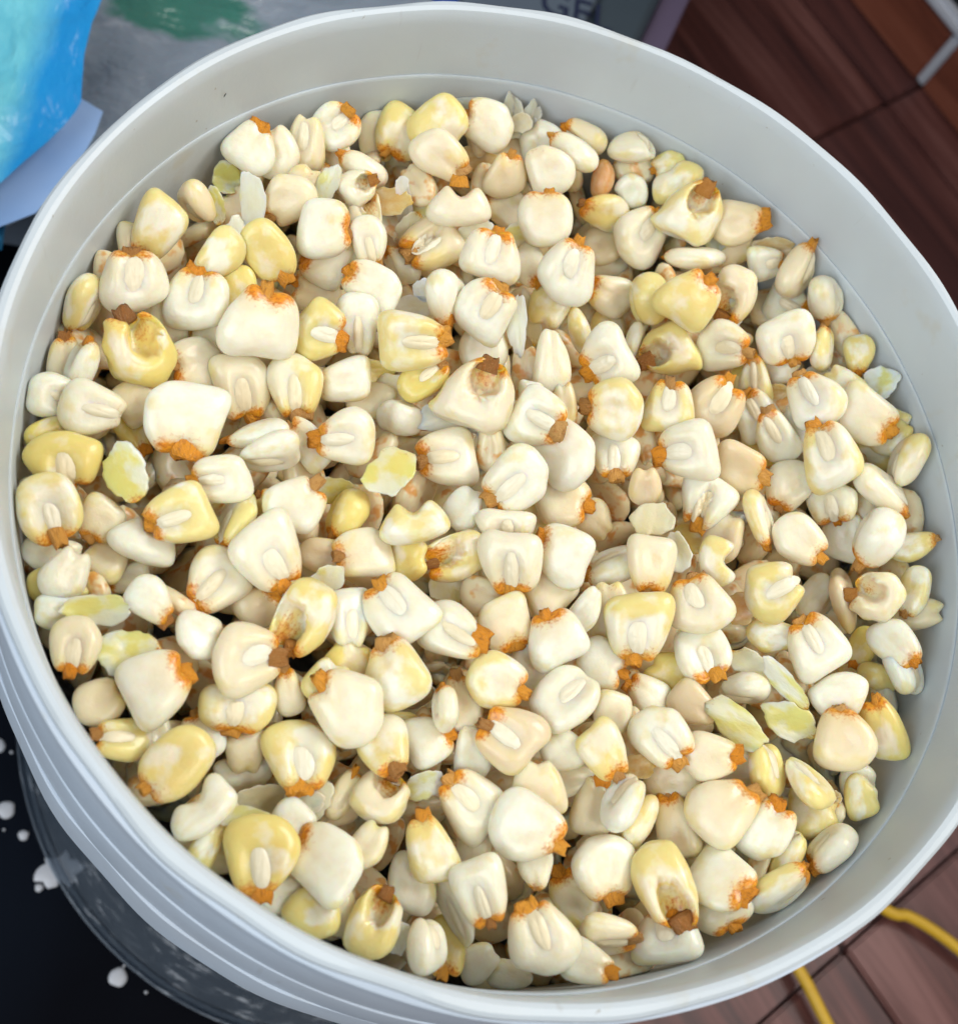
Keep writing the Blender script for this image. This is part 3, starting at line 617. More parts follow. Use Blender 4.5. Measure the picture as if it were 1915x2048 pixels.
# ================================================================ the corn
TABLE = """p11gY1t- -56.2 -88.8 -25.8 994 67 -68 31 180 164 86
p4bw1t- -40.4 -56.7 -24.0 102 -853 -465 -209 170 175 86
p8bw1t- -78.6 6.1 -24.4 57 -32 -986 -144 191 170 90
p6bw1t- -63.6 32.5 -24.0 311 -946 52 58 192 184 92
p11bw1t- 0.5 -80.7 -24.5 238 -547 800 -49 177 167 86
x4xy1t- -11.3 20.2 -22.7 178 -94 -279 938 188 188 92
p0gy1t- -48.6 -67.0 -30.4 993 -72 16 76 164 164 82
p4gw1t- 3.1 -102.8 -25.7 203 133 93 -965 162 160 81
x0xY1t- -90.7 23.7 -25.2 212 -5 214 -953 168 179 87
p3gw1t- -58.2 -24.6 -23.7 925 207 -81 305 162 172 84
p8bw1t- -43.2 -89.1 -26.3 107 870 445 178 147 166 78
x2xy1t- 31.8 -92.4 -25.4 972 -8 -152 175 139 195 84
p5by1t- -29.8 -49.0 -23.5 128 -923 -183 -311 167 162 82
p5bc1t- 46.5 -74.7 -24.8 85 -891 415 -158 168 170 85
p12by1t- -74.6 -71.0 -25.7 94 -355 -922 -116 142 165 77
p0gc1t- -61.5 -48.0 -24.3 618 50 -69 781 164 152 79
p1bw1t- -79.9 -54.8 -25.3 112 -873 473 11 163 145 77
p3gy1t- 27.1 -34.4 -23.1 965 171 -193 -12 168 170 84
p5gw1t- -69.0 -29.5 -30.2 935 29 35 -348 155 157 78
p2bw1t- 19.9 -88.0 -31.0 12 -92 990 94 157 155 78
p12gy1t- -105.2 -18.1 -26.0 966 147 -57 200 153 153 77
p3gw1t- -11.1 -74.9 -30.8 410 40 148 -898 143 162 76
x3xy1t- -50.2 -38.4 -23.7 958 132 -77 -237 136 168 76
p8gw1t- -29.4 -34.7 -23.1 341 181 20 -921 149 159 77
p10gw1t- -93.3 40.3 -25.6 106 -30 297 -947 171 150 80
p6gp1t- -3.7 -61.7 -23.7 491 141 96 -853 150 152 75
p12gw1n- 9.1 -52.0 -23.3 379 -161 -131 901 150 157 77
p6gw1t- -3.6 -21.2 -22.6 950 208 -225 48 154 159 78
p11bc1t- 78.5 -56.5 -25.3 121 -960 1 -250 172 151 81
p13gw1t- -17.1 -39.1 -23.0 826 -115 -229 500 141 161 76
p1gy1t- -27.5 32.7 -23.1 644 112 -274 704 154 172 81
p4gy1t- -53.7 21.5 -33.0 986 107 -105 59 145 166 78
p8bw1t- 45.3 -89.8 -26.3 166 -386 868 -261 149 146 74
p1gy1t- -78.1 -17.0 -24.4 837 155 148 -501 142 147 72
p8gc1t- -66.3 21.1 -34.6 966 202 55 143 144 159 76
p9gw1t- -2.4 -1.0 -22.5 888 271 23 -367 148 163 78
p3gy1t- 82.3 16.9 -24.6 156 321 164 -918 156 184 85
p7gw1t- -78.6 39.4 -28.2 38 -146 -206 966 154 154 77
p1gw1t- -16.7 7.3 -31.8 770 100 106 -620 156 151 77
p0gc1t- 42.6 -27.1 -23.3 158 275 99 -942 162 148 78
p1gw1t- -10.0 -94.3 -25.2 946 163 -220 170 125 150 69
x4xy1t- 49.3 84.7 -25.4 209 -60 -348 911 170 182 88
p5gw1n- -98.8 6.6 -25.5 735 180 -145 636 139 149 72
p3gw1t- 32.8 -102.1 -29.2 1 -271 -13 962 164 118 71
x2xy1t- -32.1 -100.6 -26.0 189 -158 -7 968 119 146 66
p2by1t- 23.0 21.2 -22.8 22 -685 -640 -345 163 154 79
p0gw1t- 12.8 59.3 -23.6 126 -92 -343 925 157 171 82
p4gy1n- 63.3 -21.7 -23.9 466 -97 -312 821 162 149 78
p12gw1t- 45.0 -37.9 -27.7 952 -89 -246 154 149 149 75
p5gw1t- -43.0 5.4 -23.1 710 257 138 -639 149 144 73
p3gw1t- 42.1 12.3 -23.1 698 338 -11 -630 161 155 79
p2by1t- -6.6 -49.4 -23.3 196 -591 774 108 134 149 71
p6bw1t- 9.0 -18.2 -22.6 118 -814 -488 -289 143 153 74
p6gw1t- 3.4 16.4 -23.3 789 11 -357 498 154 151 76
p4bw1t- -52.9 -11.8 -23.4 127 -926 352 9 143 140 71
p1gw1t- 73.1 -34.7 -24.5 250 226 74 -938 154 151 76
p4by1t- -30.7 -64.7 -27.2 250 -203 938 -123 127 143 67
c1bw1n- -84.6 -21.1 -30.1 163 -963 184 101 160 116 69
c1by1n- -26.4 -13.0 -22.8 252 -952 -74 -149 168 122 73
p5gw1t- 79.5 32.5 -24.7 204 331 84 -916 164 164 82
s1pw1t- 49.3 2.3 -29.7 946 141 -155 -242 153 153 77
p6bw1t- 7.0 -38.7 -23.0 139 -948 -174 -221 144 139 71
p3by1t- -20.3 -85.3 -28.4 118 -973 -182 -60 110 155 66
p6by1t- 45.8 56.4 -24.1 345 -893 286 -16 161 164 81
p9gw1t- 31.9 -59.5 -23.9 907 8 -278 313 134 147 70
p4gy1t- -48.8 34.7 -27.5 711 149 -328 602 170 127 74
p6gw1t- 22.3 35.1 -23.0 826 376 -66 -413 171 140 78
p0gw1t- 38.4 81.9 -35.2 291 46 -238 924 157 169 81
f3kY1t- -32.2 -1.6 -22.8 1 -87 -3 995 136 136 63
x4xy1t- 44.3 47.4 -35.4 814 202 -53 -541 151 160 78
x2xc1t- -30.6 -74.1 -29.8 276 -131 103 946 132 125 64
p3by1tT -89.4 55.4 -25.8 51 -195 -939 -276 125 166 73
c0bw1n- -68.3 -79.3 -25.8 42 -927 -358 -90 155 98 63
p8gw1t- -9.4 44.2 -23.1 243 -31 -356 901 155 144 75
f3kY1t- 50.4 -55.2 -24.2 456 323 -12 -828 95 189 44
f5kY1t- -90.3 -8.0 -25.0 951 117 -44 278 113 141 52
p6gw1t- -7.6 60.4 -23.6 38 -44 -302 950 161 141 76
p9bw1t- -77.2 25.4 -34.3 235 -564 -790 -11 135 138 68
p9bw1t- 56.6 -78.6 -25.3 228 -900 281 -238 124 147 68
x3xy1t- -14.9 -18.9 -29.5 806 153 126 -556 120 153 68
p8bw1t- 94.8 29.8 -25.5 290 -479 820 113 148 165 78
p12by1t- -62.8 52.5 -24.5 102 -306 895 306 129 156 71
p2gc1t- -96.8 -47.5 -26.0 995 83 11 -4 111 134 61
p12bw1t- 6.9 75.0 -24.2 252 -940 -47 -219 163 142 76
p8bc1t- -36.6 -20.1 -29.8 57 -614 -786 -17 123 140 66
p7bw1t- -49.7 61.4 -24.4 199 -718 652 134 148 137 71
c1bw1t- -15.7 75.2 -24.3 313 -946 -4 -64 172 129 75
p0gw1t- 58.0 47.8 -30.6 674 -70 -493 544 145 157 75
p2by1n- -44.5 -99.0 -29.6 124 -968 171 -126 129 106 59
p4bc1t- 43.8 -63.0 -24.3 225 -708 668 2 122 138 65
p8bc1t- -3.7 -35.0 -26.4 33 -220 963 143 131 126 64
p4bw1t- 13.5 -107.7 -28.0 137 -556 809 -122 101 141 61
p4gw1t- 25.6 12.0 -30.0 979 11 -199 3 139 136 69
p7gw1t- 73.6 49.2 -24.9 928 263 -215 149 157 142 75
p13bw1t- -68.7 83.4 -26.1 235 -944 221 48 151 131 70
p1bc1t- 31.0 -18.6 -22.9 144 20 966 208 125 143 67
p2sw1t- 93.7 -5.0 -25.2 581 37 -712 -389 154 176 123
p7gw1t- -70.0 -7.8 -24.0 736 254 86 -620 109 139 62
p2bw1t- 71.5 -7.9 -24.1 230 -415 877 57 122 155 69
p3gy1t- 38.0 24.5 -23.3 25 -219 -287 931 137 140 69
p0bw1t- 76.0 11.7 -35.1 99 213 955 172 132 146 70
p10bc1t- -20.8 89.2 -25.0 307 -434 800 276 125 162 72
p6by1t- 17.8 -63.3 -23.8 144 -275 948 60 107 140 62
p11bw1n- 8.3 90.7 -25.0 280 -889 -288 -214 148 142 73
p11bc1t- 63.1 84.6 -26.0 370 -663 649 31 147 153 75
f0kY1t- -93.4 -39.5 -25.8 977 198 -22 60 154 77 35
x0xc1t- 90.9 -20.3 -25.1 586 356 -60 -724 136 131 67
p9bw1t- 20.6 -41.8 -30.0 104 -518 848 15 125 120 61
p9gy1t- -85.4 -65.5 -29.9 716 -132 51 -682 98 121 55
f7kY1t- 67.3 -52.2 -30.1 839 49 -207 499 91 157 42
p10bw1t- 96.5 -31.9 -27.0 397 -272 873 -61 113 149 66
p5bw1t- -82.4 -36.8 -25.1 65 -447 884 114 100 117 54
p11sw1t- 98.4 9.2 -27.1 876 -176 308 325 174 179 103
p9gw1t- 86.5 6.6 -32.6 922 13 -384 13 139 116 64
p2sy1n- 39.1 61.0 -34.4 635 205 -732 -129 150 156 112
p2sY1t- -40.2 -9.8 -32.7 756 -53 -601 -250 126 141 90
c2by1n- 48.9 -15.9 -23.3 300 -672 673 -59 132 100 58
p9sw1t- 25.0 -16.7 -32.2 647 -111 -481 -580 125 147 88
f8ky1t- -67.5 66.3 -25.2 908 398 10 124 71 169 33
f3kp1t- 31.8 -7.1 -22.8 891 236 -139 -359 104 111 48
p6sw1t- -18.9 47.3 -25.5 843 162 484 164 139 143 98
f5kY1t- 65.1 -44.1 -26.3 875 201 -153 411 61 179 28
p2sw1n- 22.4 -74.4 -24.3 286 -638 4 714 125 147 73
p10sy1t- 59.3 -91.4 -26.2 234 322 -406 821 135 160 68
p0sy1n- 29.0 -77.3 -31.9 99 520 -266 804 139 147 70
p6sc1t- 19.3 -102.1 -30.3 588 274 -468 599 135 143 67
p9sw1t- 73.1 -82.4 -26.2 622 -130 -652 -412 119 133 83
p13sy1n- 67.9 -67.7 -25.3 217 -295 -214 -904 131 145 76
p13sw1n- -12.6 -96.7 -35.6 729 123 -652 160 157 168 53
p6sw1n- -59.2 -0.2 -23.6 642 504 463 -343 142 147 71
p13sw1n- 32.5 103.5 -26.1 150 -366 225 -889 80 86 175
p7sw1n- -21.4 -105.2 -26.1 47 -439 -17 -896 107 115 72
p3sw1t- -62.4 6.4 -28.9 628 -235 -491 -555 147 152 66
p0sw1t- 86.4 63.9 -26.1 888 83 402 201 109 131 109
p5sc1t- 79.3 72.3 -26.1 41 -416 391 -819 139 166 86
p3sy1n- 105.8 17.8 -26.5 615 -53 -747 -244 143 153 86
p9sw1n- 99.9 -37.2 -30.0 941 -47 300 145 132 143 80
p6sp1n- 88.2 -19.0 -35.0 429 191 -881 -42 153 176 63
p10sw1n- 84.8 -15.7 -42.0 80 346 -306 882 120 132 83
p11sy1t- 62.8 -2.1 -27.7 896 -19 414 150 145 151 73
f6ky1t- 100.7 40.5 -26.1 785 301 -59 -536 95 116 44
p5sw1n- 57.5 -44.3 -32.7 599 574 358 -426 120 128 71
p4sy1t- -65.9 -15.6 -28.6 820 -44 -522 -224 137 143 56
p7sw1t- 51.5 74.9 -31.8 429 742 475 -194 146 167 67
f5kY1t- -49.6 74.6 -24.9 930 345 -12 -114 65 116 30
p0sy1n- 96.3 -38.0 -36.5 499 310 -763 266 95 106 73
p10sw1t- -18.3 -56.0 -23.6 5 700 69 -709 95 105 55
f4kc1t- -30.9 77.9 -24.6 24 -6 -355 933 36 52 16
p4gY2t- -103.4 -6.0 -27.7 971 184 -21 143 180 134 79
p9bw2n- 11.2 10.0 -27.4 76 -878 -323 -343 159 172 83
f5kY2t- -86.2 -47.7 -27.5 581 80 -18 809 122 144 56
p7gy2t- -62.4 -57.3 -30.0 996 57 -42 -18 164 116 70
p2bc2t- 13.7 0.5 -34.2 101 -574 811 -26 159 146 76
p2gp2t- 51.7 26.9 -25.1 259 -103 -334 899 154 171 81
s2pc2t- -20.6 68.4 -33.6 882 105 -4 -457 158 158 79
p0bp2t- 57.7 10.2 -26.1 497 -599 611 136 168 140 77
p10bw2n- -22.7 -91.5 -35.1 63 -995 -40 -44 110 145 64
p10by2n- -20.7 100.5 -27.2 281 -442 836 156 168 147 79
p2by2t- 14.6 -93.4 -37.5 61 -937 -240 -244 113 144 64
p13bc2t- 18.1 -73.8 -32.8 59 -990 72 -96 116 140 64
p1bc2n- 3.5 -71.6 -27.0 119 -988 -34 -80 130 123 63
p5gw2n- -40.0 38.4 -28.7 949 300 -60 52 119 162 70
p3gw2n- -39.5 -36.3 -27.6 996 -38 64 37 109 148 64
p1bc2t- 38.1 -77.3 -33.3 36 -956 -97 -271 103 159 65
p13gw2n- -106.3 9.5 -27.9 697 205 -126 674 115 140 64
p4bc2t- -59.0 69.3 -26.8 40 -285 -866 -407 133 144 69
p8bY2t- -13.3 -103.9 -40.8 151 20 979 -126 95 139 59
p3bw2t- -42.5 25.0 -33.1 17 611 747 257 113 148 65
p11gw2t- 71.9 24.6 -32.3 254 282 326 -865 123 161 71
p6bw2t- -21.0 -62.0 -30.0 126 -829 544 12 119 119 59
p4bw2t- 79.4 -46.5 -26.8 252 -70 956 126 153 113 67
p7by2t- -29.6 101.6 -34.7 21 -165 -942 -288 137 146 71
p13bw2n- 7.8 32.9 -24.5 296 -948 -45 -99 108 167 69
p4bw2n- -100.3 -30.9 -27.8 173 -964 186 68 105 126 58
p2bc2n- -90.6 -57.7 -30.8 131 -875 462 37 107 116 56
p2bw2n- -62.6 85.1 -29.0 292 -942 -128 -97 124 146 68
p8bw2t- -37.2 48.5 -26.5 140 -815 -515 -220 115 148 66
p3gc2n- -55.2 89.6 -30.1 44 -175 -366 912 114 159 68
p11bc2t- -13.4 -53.0 -29.1 41 -980 -88 -165 99 138 59
p7bY2t- 90.9 -53.2 -27.8 109 -949 -154 -248 100 162 66
p9bw2t- -7.8 103.5 -27.3 258 -750 -547 -263 137 143 70
p9bw2n- -71.4 -42.8 -27.1 172 714 -675 -48 117 108 56
p1bw2t- -48.1 57.2 -32.8 264 -726 -599 -209 137 120 64
p10by2t- 31.2 65.5 -41.6 231 -762 -590 -127 124 141 66
p13bp2n- 42.8 -50.0 -29.6 215 -417 882 14 111 127 60
x3xc2t- 59.9 61.1 -26.2 917 333 -168 -137 125 149 69
p7bc2n- -39.7 -97.6 -32.2 58 -989 -11 -125 94 117 53
p7bw2t- 46.6 -96.5 -29.3 270 -221 936 -28 139 92 58
p1bc2t- -89.5 13.8 -32.1 163 -910 352 137 109 121 58
p1gw2t- 68.4 31.3 -35.3 255 272 163 -913 127 134 65
p12bw2n- -7.5 37.7 -31.7 123 -30 966 222 140 110 62
p12gw2t- -47.6 95.3 -28.0 312 33 -369 874 138 121 65
p11by2t- 27.9 88.5 -36.6 384 -663 -579 -275 122 146 67
p5bc2t- -59.1 -33.0 -34.5 178 -925 333 28 119 100 55
p1gw2t- 81.3 67.6 -37.1 824 -29 -293 482 145 124 67
p12gY2t- -23.2 26.7 -29.1 378 -12 -259 888 105 134 60
p5bw2t- 32.9 -47.1 -33.9 31 -875 -480 -45 111 116 57
p10bw2n- 9.9 -62.2 -29.4 8 -949 -258 -173 107 109 54
p10bp2n- 54.1 -6.3 -30.8 167 -890 256 -334 112 126 60
p9bw2n- -49.3 -81.1 -30.4 67 -509 857 -13 107 95 51
p13gy2t- 68.2 40.3 -34.1 82 291 381 -872 102 154 64
p11gw2t- -38.5 60.0 -25.7 952 264 -80 127 105 133 60
p7bc2t- -94.8 -17.1 -31.3 47 -184 -953 -230 102 104 52
p9by2n- 10.6 54.1 -32.8 114 140 967 175 113 127 60
p6gw2n- -3.9 -11.3 -25.5 971 154 -179 13 146 84 57
p2by2n- 46.0 95.3 -27.3 190 -899 -231 -317 160 104 66
p9by2n- -43.9 -50.9 -27.3 105 -968 223 -3 102 102 51
p1bc2t- -92.4 -24.6 -34.9 54 963 -261 -3 103 99 51
p0bc2t- -1.7 90.5 -30.3 417 -907 16 37 118 129 62
p8bw2t- -68.8 -62.9 -33.5 24 -958 -270 -85 86 108 50
f3ky2t- -45.2 -28.8 -26.6 100 -90 339 -930 100 96 44
p6bc2n- -59.6 -65.6 -34.9 28 -60 982 168 91 101 50
p2bc2n- -33.8 -85.1 -27.1 18 -963 253 -77 80 115 50
f7ky2t- -15.6 -24.0 -35.3 978 187 -78 38 88 110 40
p7bc2n- 21.7 -53.8 -28.0 75 -19 937 337 89 117 51
p5bc2n- 22.2 -3.2 -36.2 246 -385 875 152 104 109 53
p4sw2t- -26.8 18.1 -35.2 359 557 -668 336 106 124 97
p4by2n- 65.8 -30.8 -31.1 305 -667 674 -78 92 127 55
p5by2n- 32.9 61.8 -48.8 311 -939 -40 -138 106 123 57
p10bw2n- -12.8 -6.1 -30.1 138 -960 234 -49 96 112 52
p4sy2t- -104.2 35.0 -30.7 756 316 569 55 122 147 75
p10bw2n- -6.1 -107.3 -41.7 99 -862 490 -64 86 95 50
p2sy2n- 64.1 -83.8 -30.4 320 -736 40 594 122 143 74
p3by2n- 90.5 39.6 -28.2 139 -891 -332 -272 107 122 57
p12by2t- 103.6 -17.6 -27.4 316 177 912 187 91 130 55
p5bc2t- -51.7 -52.9 -30.8 187 -969 -146 -44 77 110 50
p5by2n- 83.3 -70.1 -27.8 259 -667 679 -155 121 84 51
p11bw2n- 14.9 -30.5 -24.7 257 -925 240 -139 80 122 51
p11bw2n- 1.0 -109.4 -42.4 77 -977 17 -194 117 65 50
p3bY2t- 72.1 24.3 -41.0 224 -10 961 155 97 117 53
p0by2n- 105.1 27.4 -30.5 336 -843 386 -162 101 122 56
p9sY2n- 58.9 -64.7 -27.7 110 -294 65 -946 119 133 75
p13bw2t- 3.2 -88.8 -28.9 214 21 975 28 89 89 50
f2kc2t- -0.8 42.4 -24.7 956 246 -149 31 56 175 26
f6kO2t- 57.2 -24.5 -31.5 667 -43 -353 653 88 104 41
f2kY2t- 3.8 72.6 -30.5 30 79 215 -972 145 72 33
p12bc2t- -38.2 -73.7 -33.9 78 -953 259 -128 64 118 50
p11by2t- 105.7 -4.7 -27.5 325 -749 569 -87 89 124 53
x4xw2t- -42.0 76.4 -26.4 417 121 -329 837 99 107 52
f7kc2t- 6.6 52.5 -37.5 929 257 -241 106 59 162 27
p0bc2n- -79.3 -63.8 -34.5 18 45 -996 -68 74 95 50
p7sw2t- -40.1 84.3 -29.2 215 670 557 -438 121 142 80
f1kY2t- -21.1 -71.4 -31.4 819 217 136 -511 70 96 32
p12bw2n- 84.6 -65.9 -30.7 248 -700 667 -33 103 85 50
p3by2n- -66.5 -85.8 -30.0 91 -969 226 -23 62 105 50
p2bp2n- 31.1 2.3 -24.5 343 -922 -29 -172 85 109 50
p3gw2t- 72.3 75.4 -29.6 565 201 -306 738 104 110 53
p10sw2t- 16.4 99.3 -27.0 463 -318 -176 -807 141 151 80
p1bw2t- -87.5 -27.9 -38.1 57 -567 -800 -183 70 101 50
p1bY2t- 68.8 42.7 -38.6 333 -674 657 44 93 107 50
p5by2t- 96.1 49.0 -27.5 305 -11 935 174 94 115 52
p12bY2t- 93.1 -30.2 -36.8 281 189 900 273 82 107 50
p12sw2t- -102.5 18.9 -27.6 200 -476 -85 851 103 109 74
p11sc2t- 20.1 106.6 -29.1 301 631 449 -555 112 131 86
f7kc2t- 58.5 -38.1 -31.6 480 264 -3 -835 67 110 31
f1ky2t- 60.5 59.0 -31.7 656 41 -335 673 88 103 41
p7by2n- -26.5 -58.3 -33.8 182 -694 694 -49 65 99 50
f8kY2t- -59.6 -80.7 -27.6 687 35 -33 723 51 107 24
p2bw2n- 35.2 94.7 -33.9 65 -506 -769 -382 103 97 50
p4by2t- -58.7 -10.9 -28.5 96 -880 -435 -158 85 80 50
f4kc2t- 38.8 -14.1 -24.7 935 141 -281 161 68 106 31
f0kp2t- -46.7 -76.3 -32.0 695 -6 -97 711 59 92 27
p10sw2n- 99.2 -41.2 -38.6 425 136 -894 7 123 142 59
p6sw2t- -27.3 64.7 -40.9 175 655 387 -623 100 119 72
p7sc2n- -80.5 65.5 -27.4 687 457 -559 74 96 114 71
p0sy2n- 20.0 49.4 -36.0 520 286 -800 -67 113 136 64
n0BO2n- 26.8 97.1 -33.8 45 -72 -297 950 82 109 74
f4kY2t- -73.7 77.3 -32.4 600 148 193 -761 88 80 37
f1kc2t- -25.9 73.3 -35.9 317 77 -308 893 81 90 37
p8sy2t- 84.8 49.2 -26.9 101 -426 230 -868 99 120 75
f5kY2t- -76.2 67.5 -30.6 942 221 -141 203 60 100 28
f1kO2t- 28.1 -65.3 -28.6 689 -84 -151 702 63 80 29
f3kw2t- -26.6 -103.8 -28.0 18 120 93 -987 49 80 22
f0kY2t- 59.5 83.1 -32.9 329 -40 -377 864 76 88 35
p9by2t- 44.0 100.8 -27.8 27 -514 -768 -379 78 93 50
p8bw2n- 3.1 23.5 -26.1 269 -698 660 62 87 63 50
p10sw2n- 36.2 50.8 -38.7 253 -821 -61 506 93 109 49
f0kw2t- -23.3 51.7 -30.2 896 283 -167 294 59 69 27
f4kh2nC 1.6 106.0 -27.4 500 150 -322 788 57 71 26
f6kc2t- 86.8 45.8 -33.4 656 -56 -382 647 43 86 20
f6kh2nC 1.1 109.3 -27.7 122 194 248 -940 34 111 16
f2kh2nC -1.7 109.9 -27.8 40 -64 -335 938 37 100 17
f3kc2t- -25.6 24.0 -33.9 87 90 260 -956 36 74 17
f3kh2nC 3.8 109.4 -27.6 119 -1 -353 927 34 100 16
f0kO2t- 75.2 39.2 -35.2 648 37 -391 651 48 62 22
f6kh2nC 5.9 109.1 -28.4 194 21 -386 901 31 79 14
f6kh2nC -3.2 109.5 -29.0 559 169 -335 739 43 57 20
f4kO2t- 75.6 -70.2 -27.5 682 -134 -172 696 33 43 15
f8kc2t- 101.4 -43.0 -44.1 673 -151 -326 645 31 45 14
p13bY3n- -106.0 2.0 -31.1 166 -879 403 189 113 135 57
p6bc3n- 7.7 -25.1 -29.6 36 -927 -360 -93 135 132 59
p1by3n- 72.1 -73.1 -31.3 241 -663 683 -186 135 120 57
p11bw3n- -10.7 -64.0 -30.4 289 -952 -76 -56 100 135 55
p10bw3n- 91.1 -1.1 -35.7 253 -917 17 -305 135 132 59
p9bc3t- 0.3 85.2 -37.1 68 -838 -510 -176 114 135 61
p8bw3t- -50.6 5.6 -29.1 214 -882 -360 -212 86 135 55
p6bw3n- -59.1 -69.4 -39.3 46 -51 986 148 135 86 55
p2bw3n- -8.0 -84.4 -36.5 207 -684 696 -64 135 94 55
p1bY3n- 40.0 -41.7 -34.7 33 -840 -507 -187 128 128 55
f2kp3t- -46.2 -75.3 -33.1 701 -38 -97 704 114 122 42
p9bc3t- -49.3 52.8 -40.2 163 -755 -588 -235 133 125 55
p11bc3n- 38.2 -67.0 -32.7 267 -677 681 -64 118 135 55
f0kp3t- -55.4 -75.6 -35.7 623 234 -154 729 88 135 32
p2bY3n- -25.8 -19.9 -30.2 369 -610 676 -181 118 117 55
p4bw3n- -50.3 -95.1 -33.2 117 -722 678 50 92 135 55
p0bw3n- 8.8 105.1 -32.9 292 -869 -281 -280 135 120 55
p2bY3n- -39.2 -46.2 -29.2 164 -962 215 -11 111 120 55
p8bc3n- -34.9 101.9 -38.0 49 -60 921 379 107 135 55
p2bc3n- 29.8 81.8 -42.5 148 -695 687 -146 126 127 55
p12by3n- 36.1 101.8 -33.1 281 -950 6 -130 135 80 55
f0kc3t- -9.7 70.3 -31.6 335 -69 -326 880 104 135 38
p8bc3n- 22.2 -28.7 -28.6 219 -962 -22 -153 95 135 55
p4bw3n- 78.0 28.3 -34.3 111 -928 -256 -242 88 135 55
p7bw3n- 3.7 -42.4 -30.0 122 -955 245 -107 102 135 55
p6bw3t- 4.6 64.4 -31.7 161 -264 949 -32 101 135 55
p7bw3n- -84.3 35.9 -35.8 304 -949 -56 -42 92 135 55
p0bw3n- -25.2 84.0 -31.5 34 946 272 168 84 135 55
p10by3n- 25.0 -106.7 -36.2 108 -697 695 -137 82 135 55
p13bw3n- -99.5 -38.5 -31.2 37 -735 657 156 89 135 55
p0bY3t- -90.0 9.1 -38.2 115 -278 941 148 85 135 55
p3bc3n- -93.3 52.0 -31.3 15 39 -971 -232 100 135 55
p13bc3n- 12.7 -68.1 -33.8 117 -704 694 -87 94 135 55
p3bc3n- 97.2 -37.6 -44.4 237 -250 928 133 86 135 55
p12bc3n- -33.8 23.7 -38.8 249 -702 665 29 103 126 55
p5bY3n- -101.8 -32.3 -33.4 187 -718 659 114 87 135 55
p7bc3n- -55.4 74.9 -29.2 333 -918 204 -52 98 135 55
p6by3n- 104.2 31.0 -30.6 409 -632 654 -56 106 135 55
p12bc3n- -28.6 26.3 -39.4 214 -971 -33 -95 107 114 55
p2bp3n- -44.8 -19.9 -33.1 238 -709 655 97 85 135 55
p13bc3n- 27.8 -57.5 -32.1 189 -92 966 141 74 135 55
p10bc3n- 65.1 82.1 -33.9 323 -677 653 87 123 110 55
p3by3t- 34.5 17.5 -31.9 178 -88 979 -5 66 135 55
p12bY3n- -69.1 44.4 -28.9 255 -962 -39 -79 101 122 55
p9by3n- 8.8 -1.9 -40.5 309 -680 663 18 103 113 55
x3xc3t- -39.4 70.3 -29.3 4 120 43 -991 99 135 55
p12by3n- 103.2 24.4 -38.2 381 -644 659 -53 107 126 55
p8bw3n- 3.1 32.3 -30.7 275 -937 -22 -211 80 135 55
f2ky3t- -42.0 61.3 -33.5 35 17 225 -972 87 135 32
p3bw3n- -74.8 34.5 -36.2 190 -980 -34 -4 86 135 55
p0bw3n- -7.9 -27.3 -30.7 207 -693 687 -62 100 109 55
p13bY3n- -34.1 31.4 -39.7 170 -720 659 124 97 121 55
f3kY3t- -92.0 53.9 -32.5 958 268 -82 40 97 113 36
f7kY3t- -42.4 70.4 -33.1 714 247 232 -612 102 112 37
p2bp3n- -5.8 11.3 -31.5 282 -939 -23 -188 74 135 55
p5bw3n- 41.4 43.0 -43.1 281 -891 312 -168 79 135 55
p1bc3n- 105.8 -22.0 -30.4 335 -644 668 -159 96 135 55
p12bw3n- 89.4 -20.9 -45.5 339 -649 671 -109 93 135 55
p9bw3n- 57.3 -64.3 -34.7 262 -674 682 -100 88 135 55
p13bw3n- 52.1 52.6 -37.1 336 -669 660 -47 80 135 55
p13bY3n- 50.7 -4.7 -37.1 287 -678 674 -51 89 135 55
f3kY3t- -70.7 58.7 -29.7 22 -182 132 -973 86 135 31
f8kc3t- 0.8 108.4 -31.4 621 161 -346 683 95 135 35
p1bw3n- 75.5 45.9 -35.6 457 -623 633 17 96 135 55
f8ky3t- -18.2 17.4 -31.3 643 153 -215 718 84 135 31
f5kY3t- -44.4 -3.6 -33.9 589 307 -189 722 81 135 30
f5ky3t- 46.0 -80.9 -33.1 685 -97 -192 694 79 135 29
f1kc3t- -70.6 80.0 -32.8 593 267 235 -721 101 99 37
p6bw3n- 93.9 57.1 -30.1 217 -895 -252 -293 77 135 55
p10bc3n- -45.9 92.1 -35.9 383 -913 -51 -127 86 135 55
p6bw3n- 32.4 79.8 -46.6 348 -674 650 0 96 125 55
p5bw3t- 96.6 6.8 -33.3 123 -935 -71 -322 83 135 55
p7sw3t- -6.3 92.4 -36.1 177 -470 317 -803 87 94 60
p4bY3n- 11.8 23.2 -27.8 208 -964 -24 -160 76 135 55
f2kc3t- -48.2 -19.9 -36.5 979 113 -126 104 51 135 19
p13bc3t- 56.7 -87.3 -31.6 171 174 969 5 54 135 55
p5sw3n- 53.7 93.5 -29.9 857 254 386 224 108 112 47
f0kO3t- 74.4 80.1 -29.8 663 13 -327 672 75 135 28
p7bw3n- -99.0 43.5 -31.7 55 -30 977 200 72 135 55
f3kO3t- -7.8 98.2 -35.8 637 135 -298 696 78 135 29
f7kO3t- -33.2 75.9 -29.5 646 103 -264 707 76 135 28
f8kw3t- -28.5 78.3 -33.2 52 227 425 -874 55 135 20
p6bw3n- 52.7 21.3 -32.7 149 -946 -5 -285 60 135 55
f7kY3t- 36.2 92.9 -38.3 621 96 -426 649 80 110 29
p11bw3n- 94.6 53.8 -35.9 220 -942 -16 -248 68 135 55
